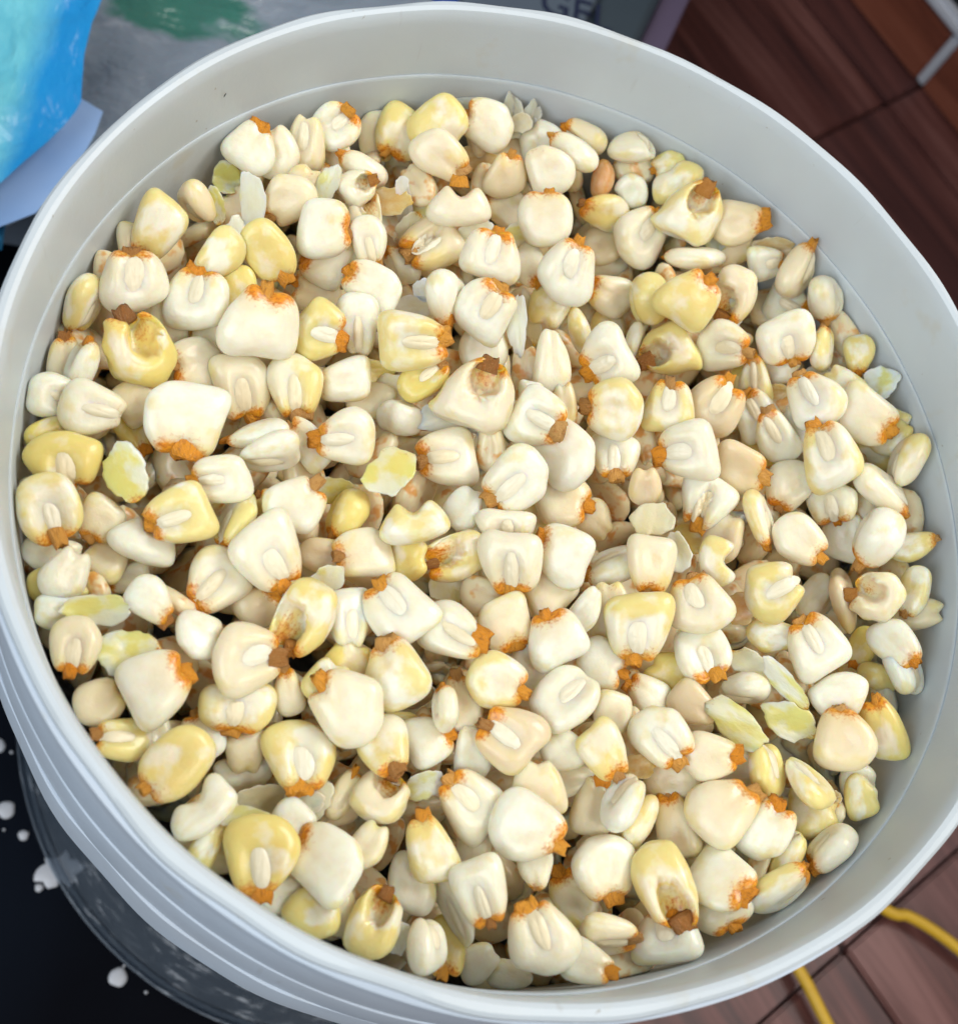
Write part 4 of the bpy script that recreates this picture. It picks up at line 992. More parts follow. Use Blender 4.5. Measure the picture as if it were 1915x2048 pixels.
f5kc3t- -10.8 111.1 -30.1 615 199 -322 690 51 135 19
f7kw3t- -24.9 48.9 -33.4 629 126 -332 690 60 135 22
p5bc4t- -52.7 86.7 -38.8 244 -906 332 92 114 135 55
p0bw4n- -103.7 -24.8 -34.5 121 -728 661 126 85 135 55
p10bc4t- -106.3 20.8 -33.5 176 -982 -30 -50 87 135 55
p6bY4n- -106.2 -11.0 -34.2 98 -732 657 145 77 135 55
p0bw4n- -106.4 1.0 -35.3 171 -731 636 171 72 135 55
f7kY4t- -25.1 80.0 -34.9 656 109 -227 710 91 114 33"""
FILL = """0 -105.8 5.8 -40.9 616 -339 -367 607
12 -105.4 -11.0 -42.0 532 83 -423 -727
10 -103.5 -22.9 -43.0 434 -415 238 763
1 -102.0 28.7 -39.8 462 98 384 792
8 -101.9 29.1 -51.8 293 474 -357 -748
11 -102.6 12.1 -46.6 539 290 -323 721
9 -105.4 5.0 -55.3 279 70 -332 897
10 -102.8 -14.5 -51.9 4 607 292 -738
2 -102.9 -13.5 -60.8 252 162 -191 934
12 -96.1 -34.8 -36.8 20 228 274 -933
10 -97.6 -40.1 -44.3 354 105 247 895
2 -94.9 -41.8 -54.4 30 630 -110 -767
7 -99.4 36.9 -44.1 475 288 263 -787
5 -98.5 39.1 -55.2 456 497 -244 -696
2 -98.5 17.7 -53.0 324 -11 621 712
7 -93.9 1.5 -53.7 53 -167 207 962
2 -90.8 -17.6 -38.9 305 -88 342 -883
1 -94.8 -30.8 -50.7 653 -221 -418 590
1 -88.9 -32.7 -57.5 610 -112 155 -768
8 -88.7 -46.0 -57.2 250 -658 53 -707
5 -92.2 -49.9 -63.4 16 -467 -380 -797
4 -90.3 55.5 -35.8 569 74 322 -751
12 -94.0 48.5 -44.6 226 642 -440 -584
1 -90.3 46.6 -56.7 577 302 110 749
13 -91.2 37.3 -59.0 472 -43 -403 -781
2 -92.1 29.7 -61.0 30 -330 -504 -797
13 -93.0 17.2 -61.0 93 -443 93 -885
5 -86.0 8.0 -60.6 333 -396 165 839
1 -84.4 -12.0 -46.4 507 -293 249 770
1 -88.2 -13.4 -56.5 207 475 265 -812
7 -87.8 59.4 -47.8 38 327 -310 891
11 -85.3 63.0 -59.2 57 -285 -539 -789
8 -80.4 11.2 -35.4 49 343 168 922
13 -79.0 -9.8 -59.5 251 450 -274 810
5 -76.3 -47.0 -34.0 388 145 257 872
3 -78.8 -46.4 -61.2 635 309 -97 700
0 -77.0 -64.1 -40.7 500 -41 429 -750
6 -77.3 -70.5 -46.8 600 -174 287 725
11 -81.1 68.2 -46.1 505 33 -488 -710
12 -78.1 71.4 -53.7 149 -81 -108 -979
13 -77.6 33.6 -42.9 42 -314 -307 896
10 -74.4 28.1 -51.8 232 -495 -293 783
7 -72.2 19.9 -60.1 33 -390 375 -839
0 -76.1 -7.6 -34.0 92 175 -332 -921
11 -75.8 -34.2 -34.1 427 -30 588 685
5 -75.2 -31.6 -45.8 521 -44 -440 -729
0 -67.9 -50.5 -42.8 143 -227 -442 855
8 -70.4 -64.5 -52.0 149 -611 -266 729
6 -65.0 -64.7 -62.3 520 306 372 704
8 -66.2 -82.8 -34.5 128 -60 -42 988
2 -69.3 70.9 -36.1 413 118 69 -899
2 -67.6 71.3 -58.0 331 -56 51 -939
13 -71.3 45.1 -37.9 215 -609 -502 573
7 -68.8 40.2 -48.9 268 411 57 -868
2 -69.6 34.4 -60.5 516 385 -466 -606
9 -67.5 -5.5 -38.1 255 -313 636 -655
1 -66.3 -13.1 -44.9 16 -37 361 -930
5 -62.3 -14.3 -53.5 97 -430 46 895
8 -64.4 -20.5 -59.1 677 -150 113 -710
1 -65.9 -41.7 -44.2 524 -403 392 -638
12 -65.9 -49.5 -55.1 99 457 -65 -881
0 -64.0 -52.5 -62.8 224 -269 366 861
6 -59.7 -70.9 -46.9 261 -593 -4 760
6 -61.6 -83.9 -42.4 356 -571 -185 -715
0 -66.5 82.5 -38.8 342 433 -472 -686
5 -60.7 86.9 -46.8 50 607 434 662
7 -65.1 81.3 -51.2 541 -317 159 -761
0 -59.9 55.1 -48.7 255 649 500 -511
12 -63.1 55.1 -58.9 551 -188 -363 726
2 -58.6 16.6 -43.5 140 531 533 642
10 -62.8 6.4 -45.8 361 201 -213 -884
3 -59.8 3.8 -53.9 250 -232 504 792
12 -60.8 -5.3 -56.5 13 205 -410 888
11 -56.1 -38.3 -37.5 44 -265 489 828
13 -54.2 -37.7 -50.4 423 556 442 560
10 -56.3 -44.7 -63.2 245 -387 -142 877
2 -55.8 -60.3 -49.9 326 -622 290 648
0 -53.8 -64.0 -60.3 680 -152 -496 516
6 -51.9 -75.5 -57.8 2 -483 64 872
7 -55.3 90.4 -51.6 392 44 -497 -772
4 -53.7 90.0 -59.3 191 284 -355 -869
0 -54.7 60.7 -55.0 301 -458 -215 807
0 -51.4 28.1 -41.9 167 286 -380 -862
10 -55.9 22.9 -51.6 653 191 340 648
0 -54.8 24.1 -58.8 141 187 196 -951
3 -50.1 -11.3 -39.8 139 656 391 628
0 -48.2 -15.1 -51.9 84 -446 -591 -665
9 -51.6 -29.1 -37.9 113 132 -578 796
10 -51.7 -29.9 -56.0 585 40 -365 -722
7 -49.0 -31.8 -62.3 26 -656 521 -544
9 -45.9 -44.6 -61.9 119 -81 -639 755
5 -45.6 -61.9 -60.0 108 -83 393 -908
6 -45.1 -77.0 -62.8 55 568 239 785
10 -47.3 -94.8 -39.2 648 -261 150 698
7 -45.0 95.6 -46.1 17 -21 -456 -889
13 -49.8 70.9 -53.1 326 157 -569 -737
1 -44.8 51.8 -47.2 310 -495 -245 772
3 -49.2 38.1 -46.4 311 -139 661 -666
9 -43.4 36.5 -57.5 133 -468 -586 646
10 -46.3 22.9 -51.1 601 118 538 577
11 -49.9 1.3 -36.1 117 -270 -7 -955
4 -46.4 -3.5 -46.3 63 -309 67 -946
1 -45.3 -6.4 -58.1 41 672 127 727
12 -41.1 -26.8 -46.0 514 214 -313 -769
7 -40.3 -25.9 -60.5 155 106 143 -971
4 -38.6 -56.1 -59.1 346 51 -580 735
10 -39.7 -73.3 -42.5 65 382 -456 -800
6 -38.4 -92.1 -46.8 468 -251 438 724
8 -37.4 99.2 -46.2 50 471 -202 -856
3 -40.2 98.1 -53.1 483 385 -50 783
4 -41.8 72.9 -40.2 472 240 238 813
9 -36.1 74.0 -47.6 383 231 399 -799
4 -35.4 49.2 -45.4 225 -195 472 828
6 -39.7 45.8 -54.7 179 -211 -455 845
12 -38.1 22.8 -58.7 194 587 -374 689
12 -36.7 -5.7 -39.3 17 88 393 -914
1 -34.7 -5.5 -49.7 327 -449 303 -774
9 -33.3 -17.3 -55.5 465 345 -572 578
2 -34.1 -48.8 -35.9 495 127 210 832
10 -32.8 -53.4 -60.2 14 336 527 -779
10 -36.1 -70.7 -52.9 67 221 -84 968
7 -28.5 -76.8 -60.1 482 284 297 -772
12 -32.0 -90.8 -52.7 418 -84 -304 -851
5 -31.7 -97.3 -57.5 476 325 272 -770
0 -31.8 101.1 -55.6 525 400 -267 -700
8 -28.1 89.8 -57.7 336 173 -33 924
2 -27.3 63.2 -52.4 264 -594 -370 -662
9 -29.7 54.1 -55.0 555 -144 30 -818
9 -28.0 29.9 -47.1 310 -611 19 -727
7 -32.9 11.5 -41.8 263 -460 -73 844
2 -28.9 13.4 -49.4 140 390 568 -709
3 -29.1 4.3 -57.7 292 -634 207 685
11 -27.1 -9.6 -56.4 402 522 199 -724
12 -24.9 -23.3 -61.1 67 -689 -507 -511
12 -25.7 -42.8 -44.2 69 64 518 849
10 -27.0 -64.6 -58.9 113 37 -51 991
8 -25.9 -90.7 -62.3 150 -10 536 830
2 -22.1 96.5 -38.3 523 279 -417 -688
3 -22.1 97.3 -49.3 385 -420 -284 -770
9 -21.6 74.1 -50.2 6 -320 -356 -877
0 -16.9 63.4 -55.5 312 -56 -367 874
3 -24.9 34.8 -37.9 392 475 409 -672
13 -19.3 28.7 -49.6 128 -261 207 -933
6 -21.7 20.1 -58.2 273 295 -509 760
2 -21.6 1.6 -41.2 111 434 -279 848
7 -21.5 -1.5 -54.3 218 -660 -129 -706
9 -17.4 -11.7 -61.0 221 259 483 -805
3 -22.5 -45.4 -52.7 438 -517 -465 -569
7 -20.5 -59.9 -40.2 117 669 -11 733
10 -15.9 -62.8 -50.8 353 520 -484 -607
11 -15.5 -73.1 -58.9 404 291 -447 742
12 -16.3 -91.9 -49.9 364 -143 -608 -689
2 -15.9 -101.9 -48.3 440 -469 -163 747
12 -14.3 105.0 -52.6 31 -476 35 877
0 -17.2 77.8 -37.4 243 332 340 -845
11 -11.3 74.9 -45.8 486 -258 -193 -811
10 -9.6 72.4 -54.8 163 435 150 871
12 -17.7 38.4 -42.6 344 -224 -620 -667
3 -13.0 37.6 -57.6 226 216 -598 -737
2 -9.0 24.3 -56.8 349 -34 -190 916
12 -15.4 6.1 -50.8 498 -295 -87 810
8 -13.1 -0.5 -60.6 261 116 -369 883
0 -11.6 -25.9 -43.2 540 -403 -149 -722
7 -12.6 -30.5 -51.6 86 640 -184 740
13 -12.5 -48.3 -37.2 304 562 -343 -687
6 -10.8 -49.6 -44.3 194 -508 -199 814
6 -10.8 -53.2 -58.0 541 408 26 733
3 -7.4 -73.5 -62.5 8 656 351 667
8 -13.0 -93.6 -57.1 163 14 87 982
10 -5.8 -102.1 -62.4 206 -613 -213 -731
5 -5.9 105.8 -38.9 509 324 295 739
10 -7.2 105.8 -49.4 61 -138 -507 -848
1 1.1 105.7 -57.3 162 440 -610 637
8 -0.4 73.9 -57.7 543 -53 -454 703
12 -5.3 41.6 -40.6 56 27 -498 -864
9 -1.4 40.8 -49.1 149 -358 -210 897
3 1.7 26.8 -59.5 587 179 -123 778
0 -2.7 4.2 -56.3 353 -33 8 -934
13 -3.6 -6.3 -58.9 30 305 -583 751
4 -6.1 -24.1 -54.7 276 499 360 -737
1 -5.2 -46.3 -36.5 364 221 581 692
8 -5.3 -45.8 -59.2 487 -109 -367 784
12 -0.5 -55.4 -62.5 144 35 119 981
6 -2.8 -86.5 -58.8 610 36 359 -704
9 3.3 105.9 -38.6 510 193 29 -836
6 8.0 105.7 -52.5 490 -314 516 -628
0 3.4 78.6 -47.1 277 475 541 635
12 9.8 77.6 -55.6 70 -84 -289 -950
5 -1.0 50.7 -42.8 550 342 475 -595
9 6.4 42.2 -54.8 60 127 -508 -849
8 4.0 6.7 -60.6 176 653 476 561
12 -0.3 -19.4 -34.0 572 48 65 815
4 0.2 -19.1 -41.3 529 -334 -190 -755
2 6.3 -25.6 -60.0 487 -258 427 715
2 2.6 -46.3 -39.1 537 442 152 -701
8 5.7 -47.3 -50.3 660 142 326 660
9 2.7 -66.4 -43.2 350 30 -479 -803
0 0.0 -76.0 -37.8 94 -318 621 -709
13 5.4 -93.4 -63.0 35 -95 -312 944
12 10.8 105.4 -44.7 252 659 324 -629
7 16.6 96.7 -52.3 400 -379 422 -719
10 10.0 57.6 -41.5 604 127 -285 732
2 11.8 52.9 -50.0 223 350 319 -851
8 13.1 46.8 -58.8 349 227 -124 -900
13 5.5 14.0 -35.6 107 -26 572 -811
12 9.5 16.2 -49.1 54 -541 486 684
2 12.7 -5.7 -44.2 35 -155 117 979
0 13.3 -11.2 -51.5 173 527 -508 657
11 12.9 -16.3 -58.5 614 170 -148 -755
7 10.3 -43.9 -42.1 21 641 203 -738
10 16.0 -48.2 -58.8 437 437 -300 725
13 9.0 -63.5 -47.3 630 -44 -479 608
8 12.4 -68.0 -56.3 482 -448 483 -576
9 11.8 -78.3 -61.1 468 -179 -260 824
11 10.2 -97.1 -45.3 517 -466 478 -534
9 11.7 -104.5 -59.1 246 -277 -488 789
10 19.8 104.1 -40.1 168 -663 -459 565
11 27.4 102.4 -52.9 170 436 208 858
13 14.3 68.2 -34.0 49 587 148 -793
7 24.7 78.5 -50.6 538 -153 189 -805
4 20.3 54.4 -52.7 100 554 561 -605
6 26.8 45.6 -55.3 195 210 -158 -944
6 18.5 27.3 -46.9 87 -679 491 536
9 14.3 10.5 -43.2 4 -277 415 865
3 21.1 12.9 -52.0 687 -108 271 664
13 21.3 0.6 -47.9 423 60 -71 900
10 24.1 -8.6 -56.8 313 -567 203 733
13 18.8 -26.7 -58.3 460 409 371 -694
8 19.6 -35.9 -61.2 256 212 -333 -881
10 18.8 -63.8 -48.0 308 1 269 -911
0 20.0 -71.3 -58.6 612 184 -375 -670
1 18.8 -91.5 -46.6 230 280 465 807
13 16.7 -101.0 -43.6 426 -463 -100 -770
4 19.5 -104.2 -61.9 464 250 -191 -827
13 32.5 90.9 -43.7 497 156 204 -828
0 31.4 89.6 -53.8 317 -396 -434 743
4 35.8 74.9 -52.4 550 344 -459 -605
5 34.6 45.8 -56.6 626 131 -369 -673
8 27.6 24.4 -37.0 222 -482 138 835
4 27.6 19.3 -44.3 212 -565 -182 775
12 31.6 11.4 -54.6 158 -636 -426 -622
1 35.7 2.0 -59.5 196 -513 543 633
10 26.2 -23.1 -38.9 188 315 214 904
5 29.4 -23.4 -52.2 59 -299 67 949
2 28.8 -32.6 -60.3 138 544 126 -816
12 23.1 -55.5 -40.3 59 63 -674 732
4 28.3 -62.8 -56.4 552 411 498 525
11 25.6 -80.0 -44.2 42 153 -687 708
2 24.6 -85.1 -54.7 77 368 -101 -920
9 27.8 -89.6 -61.9 8 669 242 -701
5 38.2 98.9 -41.2 251 505 -452 -690
3 41.9 91.1 -47.2 632 243 172 -714
8 44.7 92.9 -54.0 579 -103 313 -745
11 40.9 70.0 -56.4 571 169 -1 -802
2 42.5 54.4 -57.7 344 -152 -141 915
13 33.1 26.8 -43.6 527 200 -414 -713
3 38.8 15.9 -45.0 385 -177 627 652
1 41.9 14.0 -56.6 238 -581 -422 -653
2 35.7 -17.5 -48.1 450 -271 -24 -849
3 36.5 -22.5 -57.6 526 -199 245 788
4 30.3 -45.2 -42.2 91 -494 -10 864
0 33.9 -50.3 -51.0 451 -366 248 -774
9 37.6 -53.0 -61.5 84 697 475 528
2 37.5 -64.6 -60.5 101 -272 -629 -720
5 32.2 -80.8 -56.2 317 460 505 656
3 39.0 -83.5 -61.0 135 -4 -45 989
2 30.6 -101.5 -40.3 244 -529 -492 645
8 49.9 93.5 -42.9 87 -476 -379 787
8 45.2 66.3 -36.8 479 391 492 611
12 49.4 61.1 -46.2 141 -545 -361 742
2 53.7 66.3 -57.2 76 297 302 902
1 55.7 54.8 -57.2 319 -73 -503 798
0 42.2 23.3 -35.9 81 -148 561 -809
1 49.4 19.3 -51.0 557 -91 320 759
9 45.5 0.4 -47.5 427 -540 -439 575
12 48.9 -8.2 -52.0 391 -412 -248 784
5 46.3 -23.2 -57.5 516 204 -273 -785
11 43.0 -42.5 -54.4 301 35 47 951
4 48.3 -61.9 -61.7 454 176 549 -677
2 37.3 -98.2 -42.4 384 -213 -414 796
6 53.1 91.7 -46.3 111 -633 59 762
7 52.3 73.3 -44.6 68 -68 659 744
12 61.8 71.5 -55.5 572 -93 -332 743
12 50.7 27.4 -39.3 21 -115 -199 972
13 59.8 22.5 -56.4 486 -145 -425 -748
5 54.0 2.9 -52.0 159 195 -398 -881
8 56.6 -13.8 -48.8 300 177 -173 -920
2 57.8 -17.8 -57.1 198 241 94 944
2 52.7 -35.3 -57.1 155 -236 237 929
1 50.9 -58.1 -43.9 242 95 428 864
4 50.5 -68.3 -45.1 497 -11 -608 -617
5 48.0 -75.0 -50.4 507 -305 -312 742
11 50.4 -85.3 -54.4 284 424 -35 -858
10 56.6 -89.6 -61.4 1 -190 641 743
2 65.9 83.0 -44.1 110 -214 411 878
5 70.3 79.4 -48.3 395 -44 -168 -901
4 61.8 52.0 -38.3 453 -60 -579 -674
5 67.3 51.4 -48.4 378 -514 36 -768
13 67.0 37.9 -47.0 470 -153 -493 715
3 67.4 34.3 -56.7 2 142 354 -923
7 61.9 7.2 -38.7 341 -269 478 762
3 65.8 5.8 -54.8 701 8 218 678
5 63.0 -10.2 -56.9 466 349 480 654
6 56.6 -34.6 -40.1 239 158 384 877
10 61.0 -38.7 -51.0 82 -509 -163 840
7 64.1 -41.8 -57.9 417 470 -339 -699
5 59.4 -58.5 -47.3 120 669 49 -730
4 62.0 -61.1 -55.3 209 -203 201 934
10 62.0 -71.2 -58.0 11 250 -491 833
6 72.9 76.9 -51.0 267 212 275 -898
13 76.7 73.1 -57.4 638 -192 -106 -736
9 78.5 48.8 -46.1 310 591 -421 613
3 74.3 29.6 -43.9 309 227 394 -834
10 73.9 21.1 -54.4 104 -357 -21 927
5 75.2 4.3 -54.7 441 -533 -229 684
5 70.3 -11.5 -47.6 679 19 -136 -720
11 70.5 -19.6 -58.0 566 -204 -56 796
0 74.6 -37.1 -57.1 632 -156 248 716
0 72.8 -44.1 -60.5 243 312 87 -913
9 69.7 -60.7 -46.8 51 -241 -551 -796
11 70.8 -68.1 -52.5 122 657 94 -736
3 65.7 -83.2 -58.2 15 -148 -296 942
6 79.3 70.4 -42.0 562 -318 19 762
3 84.4 64.1 -43.1 547 -295 -391 678
12 86.2 61.7 -48.0 5 657 -424 622
3 86.4 53.8 -53.0 530 94 -492 -683
1 81.4 36.6 -42.3 380 243 -451 768
1 83.2 35.7 -51.3 559 226 -235 -761
7 87.2 23.7 -52.9 433 -70 192 877
11 81.6 1.1 -43.4 603 -336 -183 -699
13 81.1 -3.8 -50.7 397 -503 -158 750
5 71.8 -39.4 -35.0 233 233 265 905
12 77.3 -45.7 -43.2 466 289 225 804
11 77.6 -57.9 -58.3 31 158 -639 -751
12 76.4 -67.6 -60.1 91 243 628 -732
7 71.6 -78.2 -55.2 298 586 415 627
10 92.6 51.5 -56.4 67 77 649 753
11 94.9 40.3 -46.4 41 115 -603 -787
11 94.1 30.8 -43.6 446 -326 -514 -654
12 97.9 22.4 -52.2 17 -495 -524 -692
1 93.0 4.0 -48.3 63 -595 453 -659
6 95.1 1.7 -58.3 93 -230 -360 898
2 93.0 -17.3 -51.0 457 392 -531 -594
10 87.0 -33.9 -56.9 370 -396 116 831
7 86.8 -54.3 -55.3 570 -248 -135 770
8 77.8 -72.0 -36.9 86 607 -295 -732
4 95.2 46.7 -43.0 252 49 382 887
11 95.6 45.8 -49.8 13 -643 58 -762
5 101.0 32.1 -48.1 472 -328 -228 785
1 101.7 29.8 -57.0 405 -392 478 -673
0 104.4 18.4 -54.1 160 514 -529 654
5 103.7 5.0 -50.2 525 109 86 839
2 100.1 -18.3 -58.0 70 -5 639 -765
2 97.8 -31.3 -48.0 499 209 -330 773
13 99.3 -31.6 -56.5 435 -1 534 -723
4 92.6 -51.5 -54.8 275 235 432 -825
1 90.0 -56.1 -56.9 461 355 291 758
12 103.4 23.5 -42.7 153 458 -57 872
9 104.2 19.7 -52.3 83 -434 -499 745
6 105.1 13.5 -56.0 101 -611 -49 782
3 106.0 -2.5 -47.0 90 -394 144 902
2 105.4 -10.9 -53.6 577 223 495 -608
8 103.9 -21.0 -58.2 11 -61 -9 -997
12 99.8 -35.6 -49.0 417 58 569 704
12 97.6 -41.3 -53.2 192 178 87 -960
10 105.8 6.9 -34.0 580 311 -42 -750
5 105.6 -8.9 -37.8 67 672 43 735
7 105.3 -12.2 -55.3 346 437 111 -821
6 -106.0 -0.3 -66.9 342 -251 -622 657
10 -105.3 -12.1 -68.5 75 -113 -226 -964
10 -101.5 30.4 -65.3 159 137 -676 705
7 -102.3 13.5 -61.3 488 -271 157 813
13 -101.1 8.6 -66.3 59 54 55 994
1 -99.9 -30.7 -63.3 107 618 112 -769
12 -96.6 43.5 -56.5 187 -451 499 -715
0 -96.2 44.5 -67.8 254 592 -342 683
10 -97.7 19.1 -69.1 591 13 46 804
5 -96.1 -15.6 -71.5 243 -25 -528 812
9 -95.3 -27.3 -70.2 47 227 486 -842
11 -91.1 54.2 -58.7 23 474 -35 878
12 -84.8 0.3 -63.7 253 -6 -47 965
3 -86.7 -0.8 -70.2 75 114 -424 894
0 -84.4 -12.3 -70.3 229 -431 578 -652
1 -85.1 -26.6 -67.4 427 559 -136 -696
2 -80.6 -42.5 -68.5 460 234 275 810
8 -80.1 -63.6 -56.0 537 -335 34 773
4 -82.2 66.9 -64.2 296 -242 391 -836
3 -88.3 55.0 -67.5 553 332 -185 -740
0 -80.0 33.4 -60.8 617 -144 -183 750
4 -77.7 -62.2 -63.7 509 321 136 -786
9 -72.2 -70.7 -67.7 122 89 644 -748
12 -76.3 73.6 -63.7 366 -95 579 721
2 -77.0 44.7 -60.0 308 -383 -519 -698
1 -76.5 42.5 -68.7 508 -283 468 664
0 -77.7 24.3 -68.6 198 -258 -447 -832
13 -71.0 15.3 -67.9 22 -28 -189 -980
8 -70.9 -1.8 -59.9 95 -75 527 -840
6 -74.2 -15.1 -63.7 446 194 -341 -803
2 -68.3 -15.4 -69.0 106 -214 -400 884
9 -70.6 -36.8 -63.7 110 -444 326 826
7 -66.2 -44.5 -69.0 76 452 -496 736
6 -69.3 -54.0 -71.6 29 133 -237 -961
2 -65.0 -78.1 -54.9 78 -361 427 824
11 -68.0 81.3 -60.2 230 -452 348 -787
7 -68.2 64.3 -68.2 282 583 -196 -735
5 -63.5 27.2 -69.1 371 -201 367 828
3 -67.0 -1.8 -68.9 378 402 305 -775
6 -61.5 -31.1 -65.9 189 556 -286 -756
1 -57.4 -80.9 -61.9 165 508 235 811
8 -60.7 86.9 -60.7 459 -181 432 -753
9 -61.9 86.0 -66.9 20 -148 -535 831
9 -59.8 72.7 -68.1 521 20 499 691
5 -58.5 38.5 -52.6 321 38 627 -707
8 -61.9 34.4 -64.8 430 74 -492 -752
9 -60.1 13.8 -68.2 628 36 3 -776
2 -57.6 -18.6 -70.8 460 -12 -51 -885
4 -53.2 -50.3 -67.6 206 -363 5 908
7 -52.7 -64.6 -69.7 12 -47 -376 924
10 -54.8 -76.9 -72.7 482 -328 -3 -811
0 -49.2 -87.7 -65.4 27 -313 626 712
7 -50.5 93.2 -59.0 350 -58 116 927
6 -50.6 78.3 -64.9 124 322 541 766
5 -49.6 63.5 -63.7 74 361 -559 -742
9 -49.5 48.9 -61.5 369 -499 22 783
12 -52.5 30.3 -65.7 589 -351 318 -654
10 -51.5 -4.1 -63.5 213 -581 155 769
7 -44.4 -44.0 -70.6 34 -136 -204 968
13 -42.6 -93.8 -72.7 605 30 546 578
4 -47.0 95.0 -65.2 126 19 -103 -985
2 -41.0 49.8 -65.8 561 37 -521 -641
10 -45.2 3.6 -64.9 7 -26 -623 780
3 -43.6 -9.8 -67.5 120 154 -282 938
12 -40.1 -26.6 -70.6 234 628 -115 -732
0 -36.7 -56.9 -70.2 170 -194 29 -965
2 -39.0 -69.6 -69.2 6 -173 -371 911
12 -37.4 -82.1 -69.5 619 159 65 -766
5 -40.9 71.9 -59.9 133 -529 -343 -763
6 -35.1 65.9 -64.8 205 247 -33 -945
4 -35.5 41.3 -65.7 375 307 -498 718
11 -32.5 14.5 -63.1 460 80 -313 -826
12 -33.4 6.7 -67.6 531 -90 -170 824
1 -29.6 -9.0 -64.1 365 224 -16 902
13 -32.1 -38.1 -56.4 445 -229 -75 -862
3 -34.4 -39.4 -69.5 114 -166 -265 942
12 -28.2 -60.6 -71.6 31 -391 339 854
4 -29.7 -92.1 -71.8 407 317 258 816
3 -26.0 102.8 -55.5 442 277 57 850
5 -24.9 101.8 -64.4 660 141 -273 -684
8 -28.0 76.4 -63.3 142 614 207 747
13 -29.0 52.1 -63.4 260 397 277 834
6 -27.0 31.1 -59.9 501 -35 345 792
4 -22.2 25.2 -68.8 362 -102 -161 -911
9 -27.4 -3.1 -69.3 222 215 -425 850
7 -27.2 -20.6 -69.2 64 -48 -156 -983
6 -24.7 -31.6 -68.7 296 597 387 -635
1 -22.4 -52.0 -64.2 498 -50 227 -834
9 -22.2 -66.8 -70.5 654 -252 71 709
6 -21.4 -101.7 -62.1 303 532 -43 -788
7 -20.3 104.0 -59.2 243 409 -128 -869
0 -17.8 99.0 -64.9 637 292 -414 -579
5 -14.0 63.7 -66.0 88 33 359 927
11 -14.0 44.3 -66.1 655 250 -200 -683
6 -21.7 8.4 -63.9 506 141 -171 -833
11 -15.3 -21.2 -68.4 298 -286 -398 818
12 -14.3 -37.8 -63.7 306 364 -564 673
4 -16.3 -52.1 -70.7 204 103 -161 959
4 -14.2 -86.4 -61.9 252 -119 6 -959
5 -17.0 -94.2 -68.4 313 -149 -313 883
11 -11.5 105.4 -59.6 331 -355 481 -728
11 -6.7 84.0 -60.2 460 274 54 -842
11 -6.7 50.1 -67.7 114 380 526 751
1 -5.8 31.8 -65.5 437 -173 -89 -877
9 -8.5 14.2 -64.6 601 247 -256 714
0 -6.8 -29.1 -66.8 219 387 -203 871
4 -7.8 -59.9 -68.6 381 564 -261 683
2 -8.9 -87.8 -70.4 56 168 194 964
2 -5.9 105.8 -57.4 352 87 317 875
1 2.9 106.0 -65.0 199 -565 343 722
12 0.8 88.4 -63.4 291 -546 -116 -776
11 -4.6 74.5 -66.0 414 -2 -39 909
11 3.0 5.0 -68.1 345 -36 66 935
5 -1.0 -15.1 -56.9 553 -298 111 769
13 -0.7 -17.6 -69.5 115 -260 181 941
6 -2.2 -42.3 -64.1 326 358 550 -679
13 3.8 -52.6 -68.7 245 120 -424 862
5 1.2 -68.4 -58.6 528 29 -500 -684
6 -2.8 -74.8 -70.5 65 -37 211 -974
1 2.0 -105.1 -69.3 421 -46 -243 -872
3 11.6 98.4 -63.5 107 -95 -647 -747
8 8.9 61.0 -56.8 672 -117 306 663
5 7.3 33.5 -60.9 143 350 187 -906
9 8.7 17.1 -61.1 504 215 577 -604
11 11.8 6.3 -63.9 73 453 614 641
10 10.3 -7.9 -64.5 270 80 -676 -680
12 5.6 -34.5 -62.0 631 -298 -178 692
3 10.8 -37.1 -68.7 189 262 369 -870
10 11.8 -61.6 -69.2 95 659 44 744
5 5.4 -87.5 -68.8 569 152 84 802
8 10.3 105.5 -55.9 125 -599 -319 722
2 13.6 105.1 -61.8 165 402 33 899
11 19.5 92.9 -65.9 371 60 -51 924
13 15.7 66.9 -50.3 11 -677 15 -734
4 17.3 62.5 -62.7 617 105 199 -753
11 16.7 40.9 -65.8 493 -476 138 -714
3 19.1 23.0 -59.9 159 -320 -559 -747
6 19.8 3.5 -63.5 143 381 -125 -904
12 20.9 -12.7 -66.6 291 6 292 -910
6 15.5 -24.7 -66.9 455 135 116 -871
0 19.6 -47.8 -67.7 580 273 -81 762
9 19.1 -70.0 -70.4 557 -59 412 718
5 17.2 -83.7 -70.3 201 76 442 870
7 16.8 -97.6 -67.8 306 455 255 -795
2 21.9 103.7 -57.1 225 54 104 966
10 26.1 72.4 -63.8 446 10 -215 -867
8 30.1 43.6 -64.3 563 -134 335 -743
1 29.1 23.1 -62.0 202 302 332 -869
2 29.1 101.9 -60.9 581 71 -410 -698
0 35.4 99.9 -64.9 503 -2 -343 792
13 39.4 83.0 -62.1 7 -5 -450 -892
1 33.5 62.2 -64.2 88 371 256 887
13 34.8 35.8 -67.1 557 74 -373 -737
5 38.8 21.8 -64.0 77 586 552 586
12 31.2 6.8 -66.6 249 -60 9 -966
9 35.2 -13.2 -62.9 156 -364 329 -856
0 34.7 -27.5 -65.1 285 135 -279 -906
8 35.8 -36.6 -64.8 531 48 -341 -773
10 29.5 -53.8 -68.7 288 72 100 949
10 28.4 -69.5 -63.5 540 -184 492 656
13 29.2 -77.4 -69.6 426 -338 -542 639
5 36.2 99.6 -48.8 76 597 532 594
0 42.6 97.1 -54.6 445 221 -190 845
2 42.9 90.8 -65.8 69 -74 -548 -829
7 49.2 77.5 -61.6 333 436 -183 814
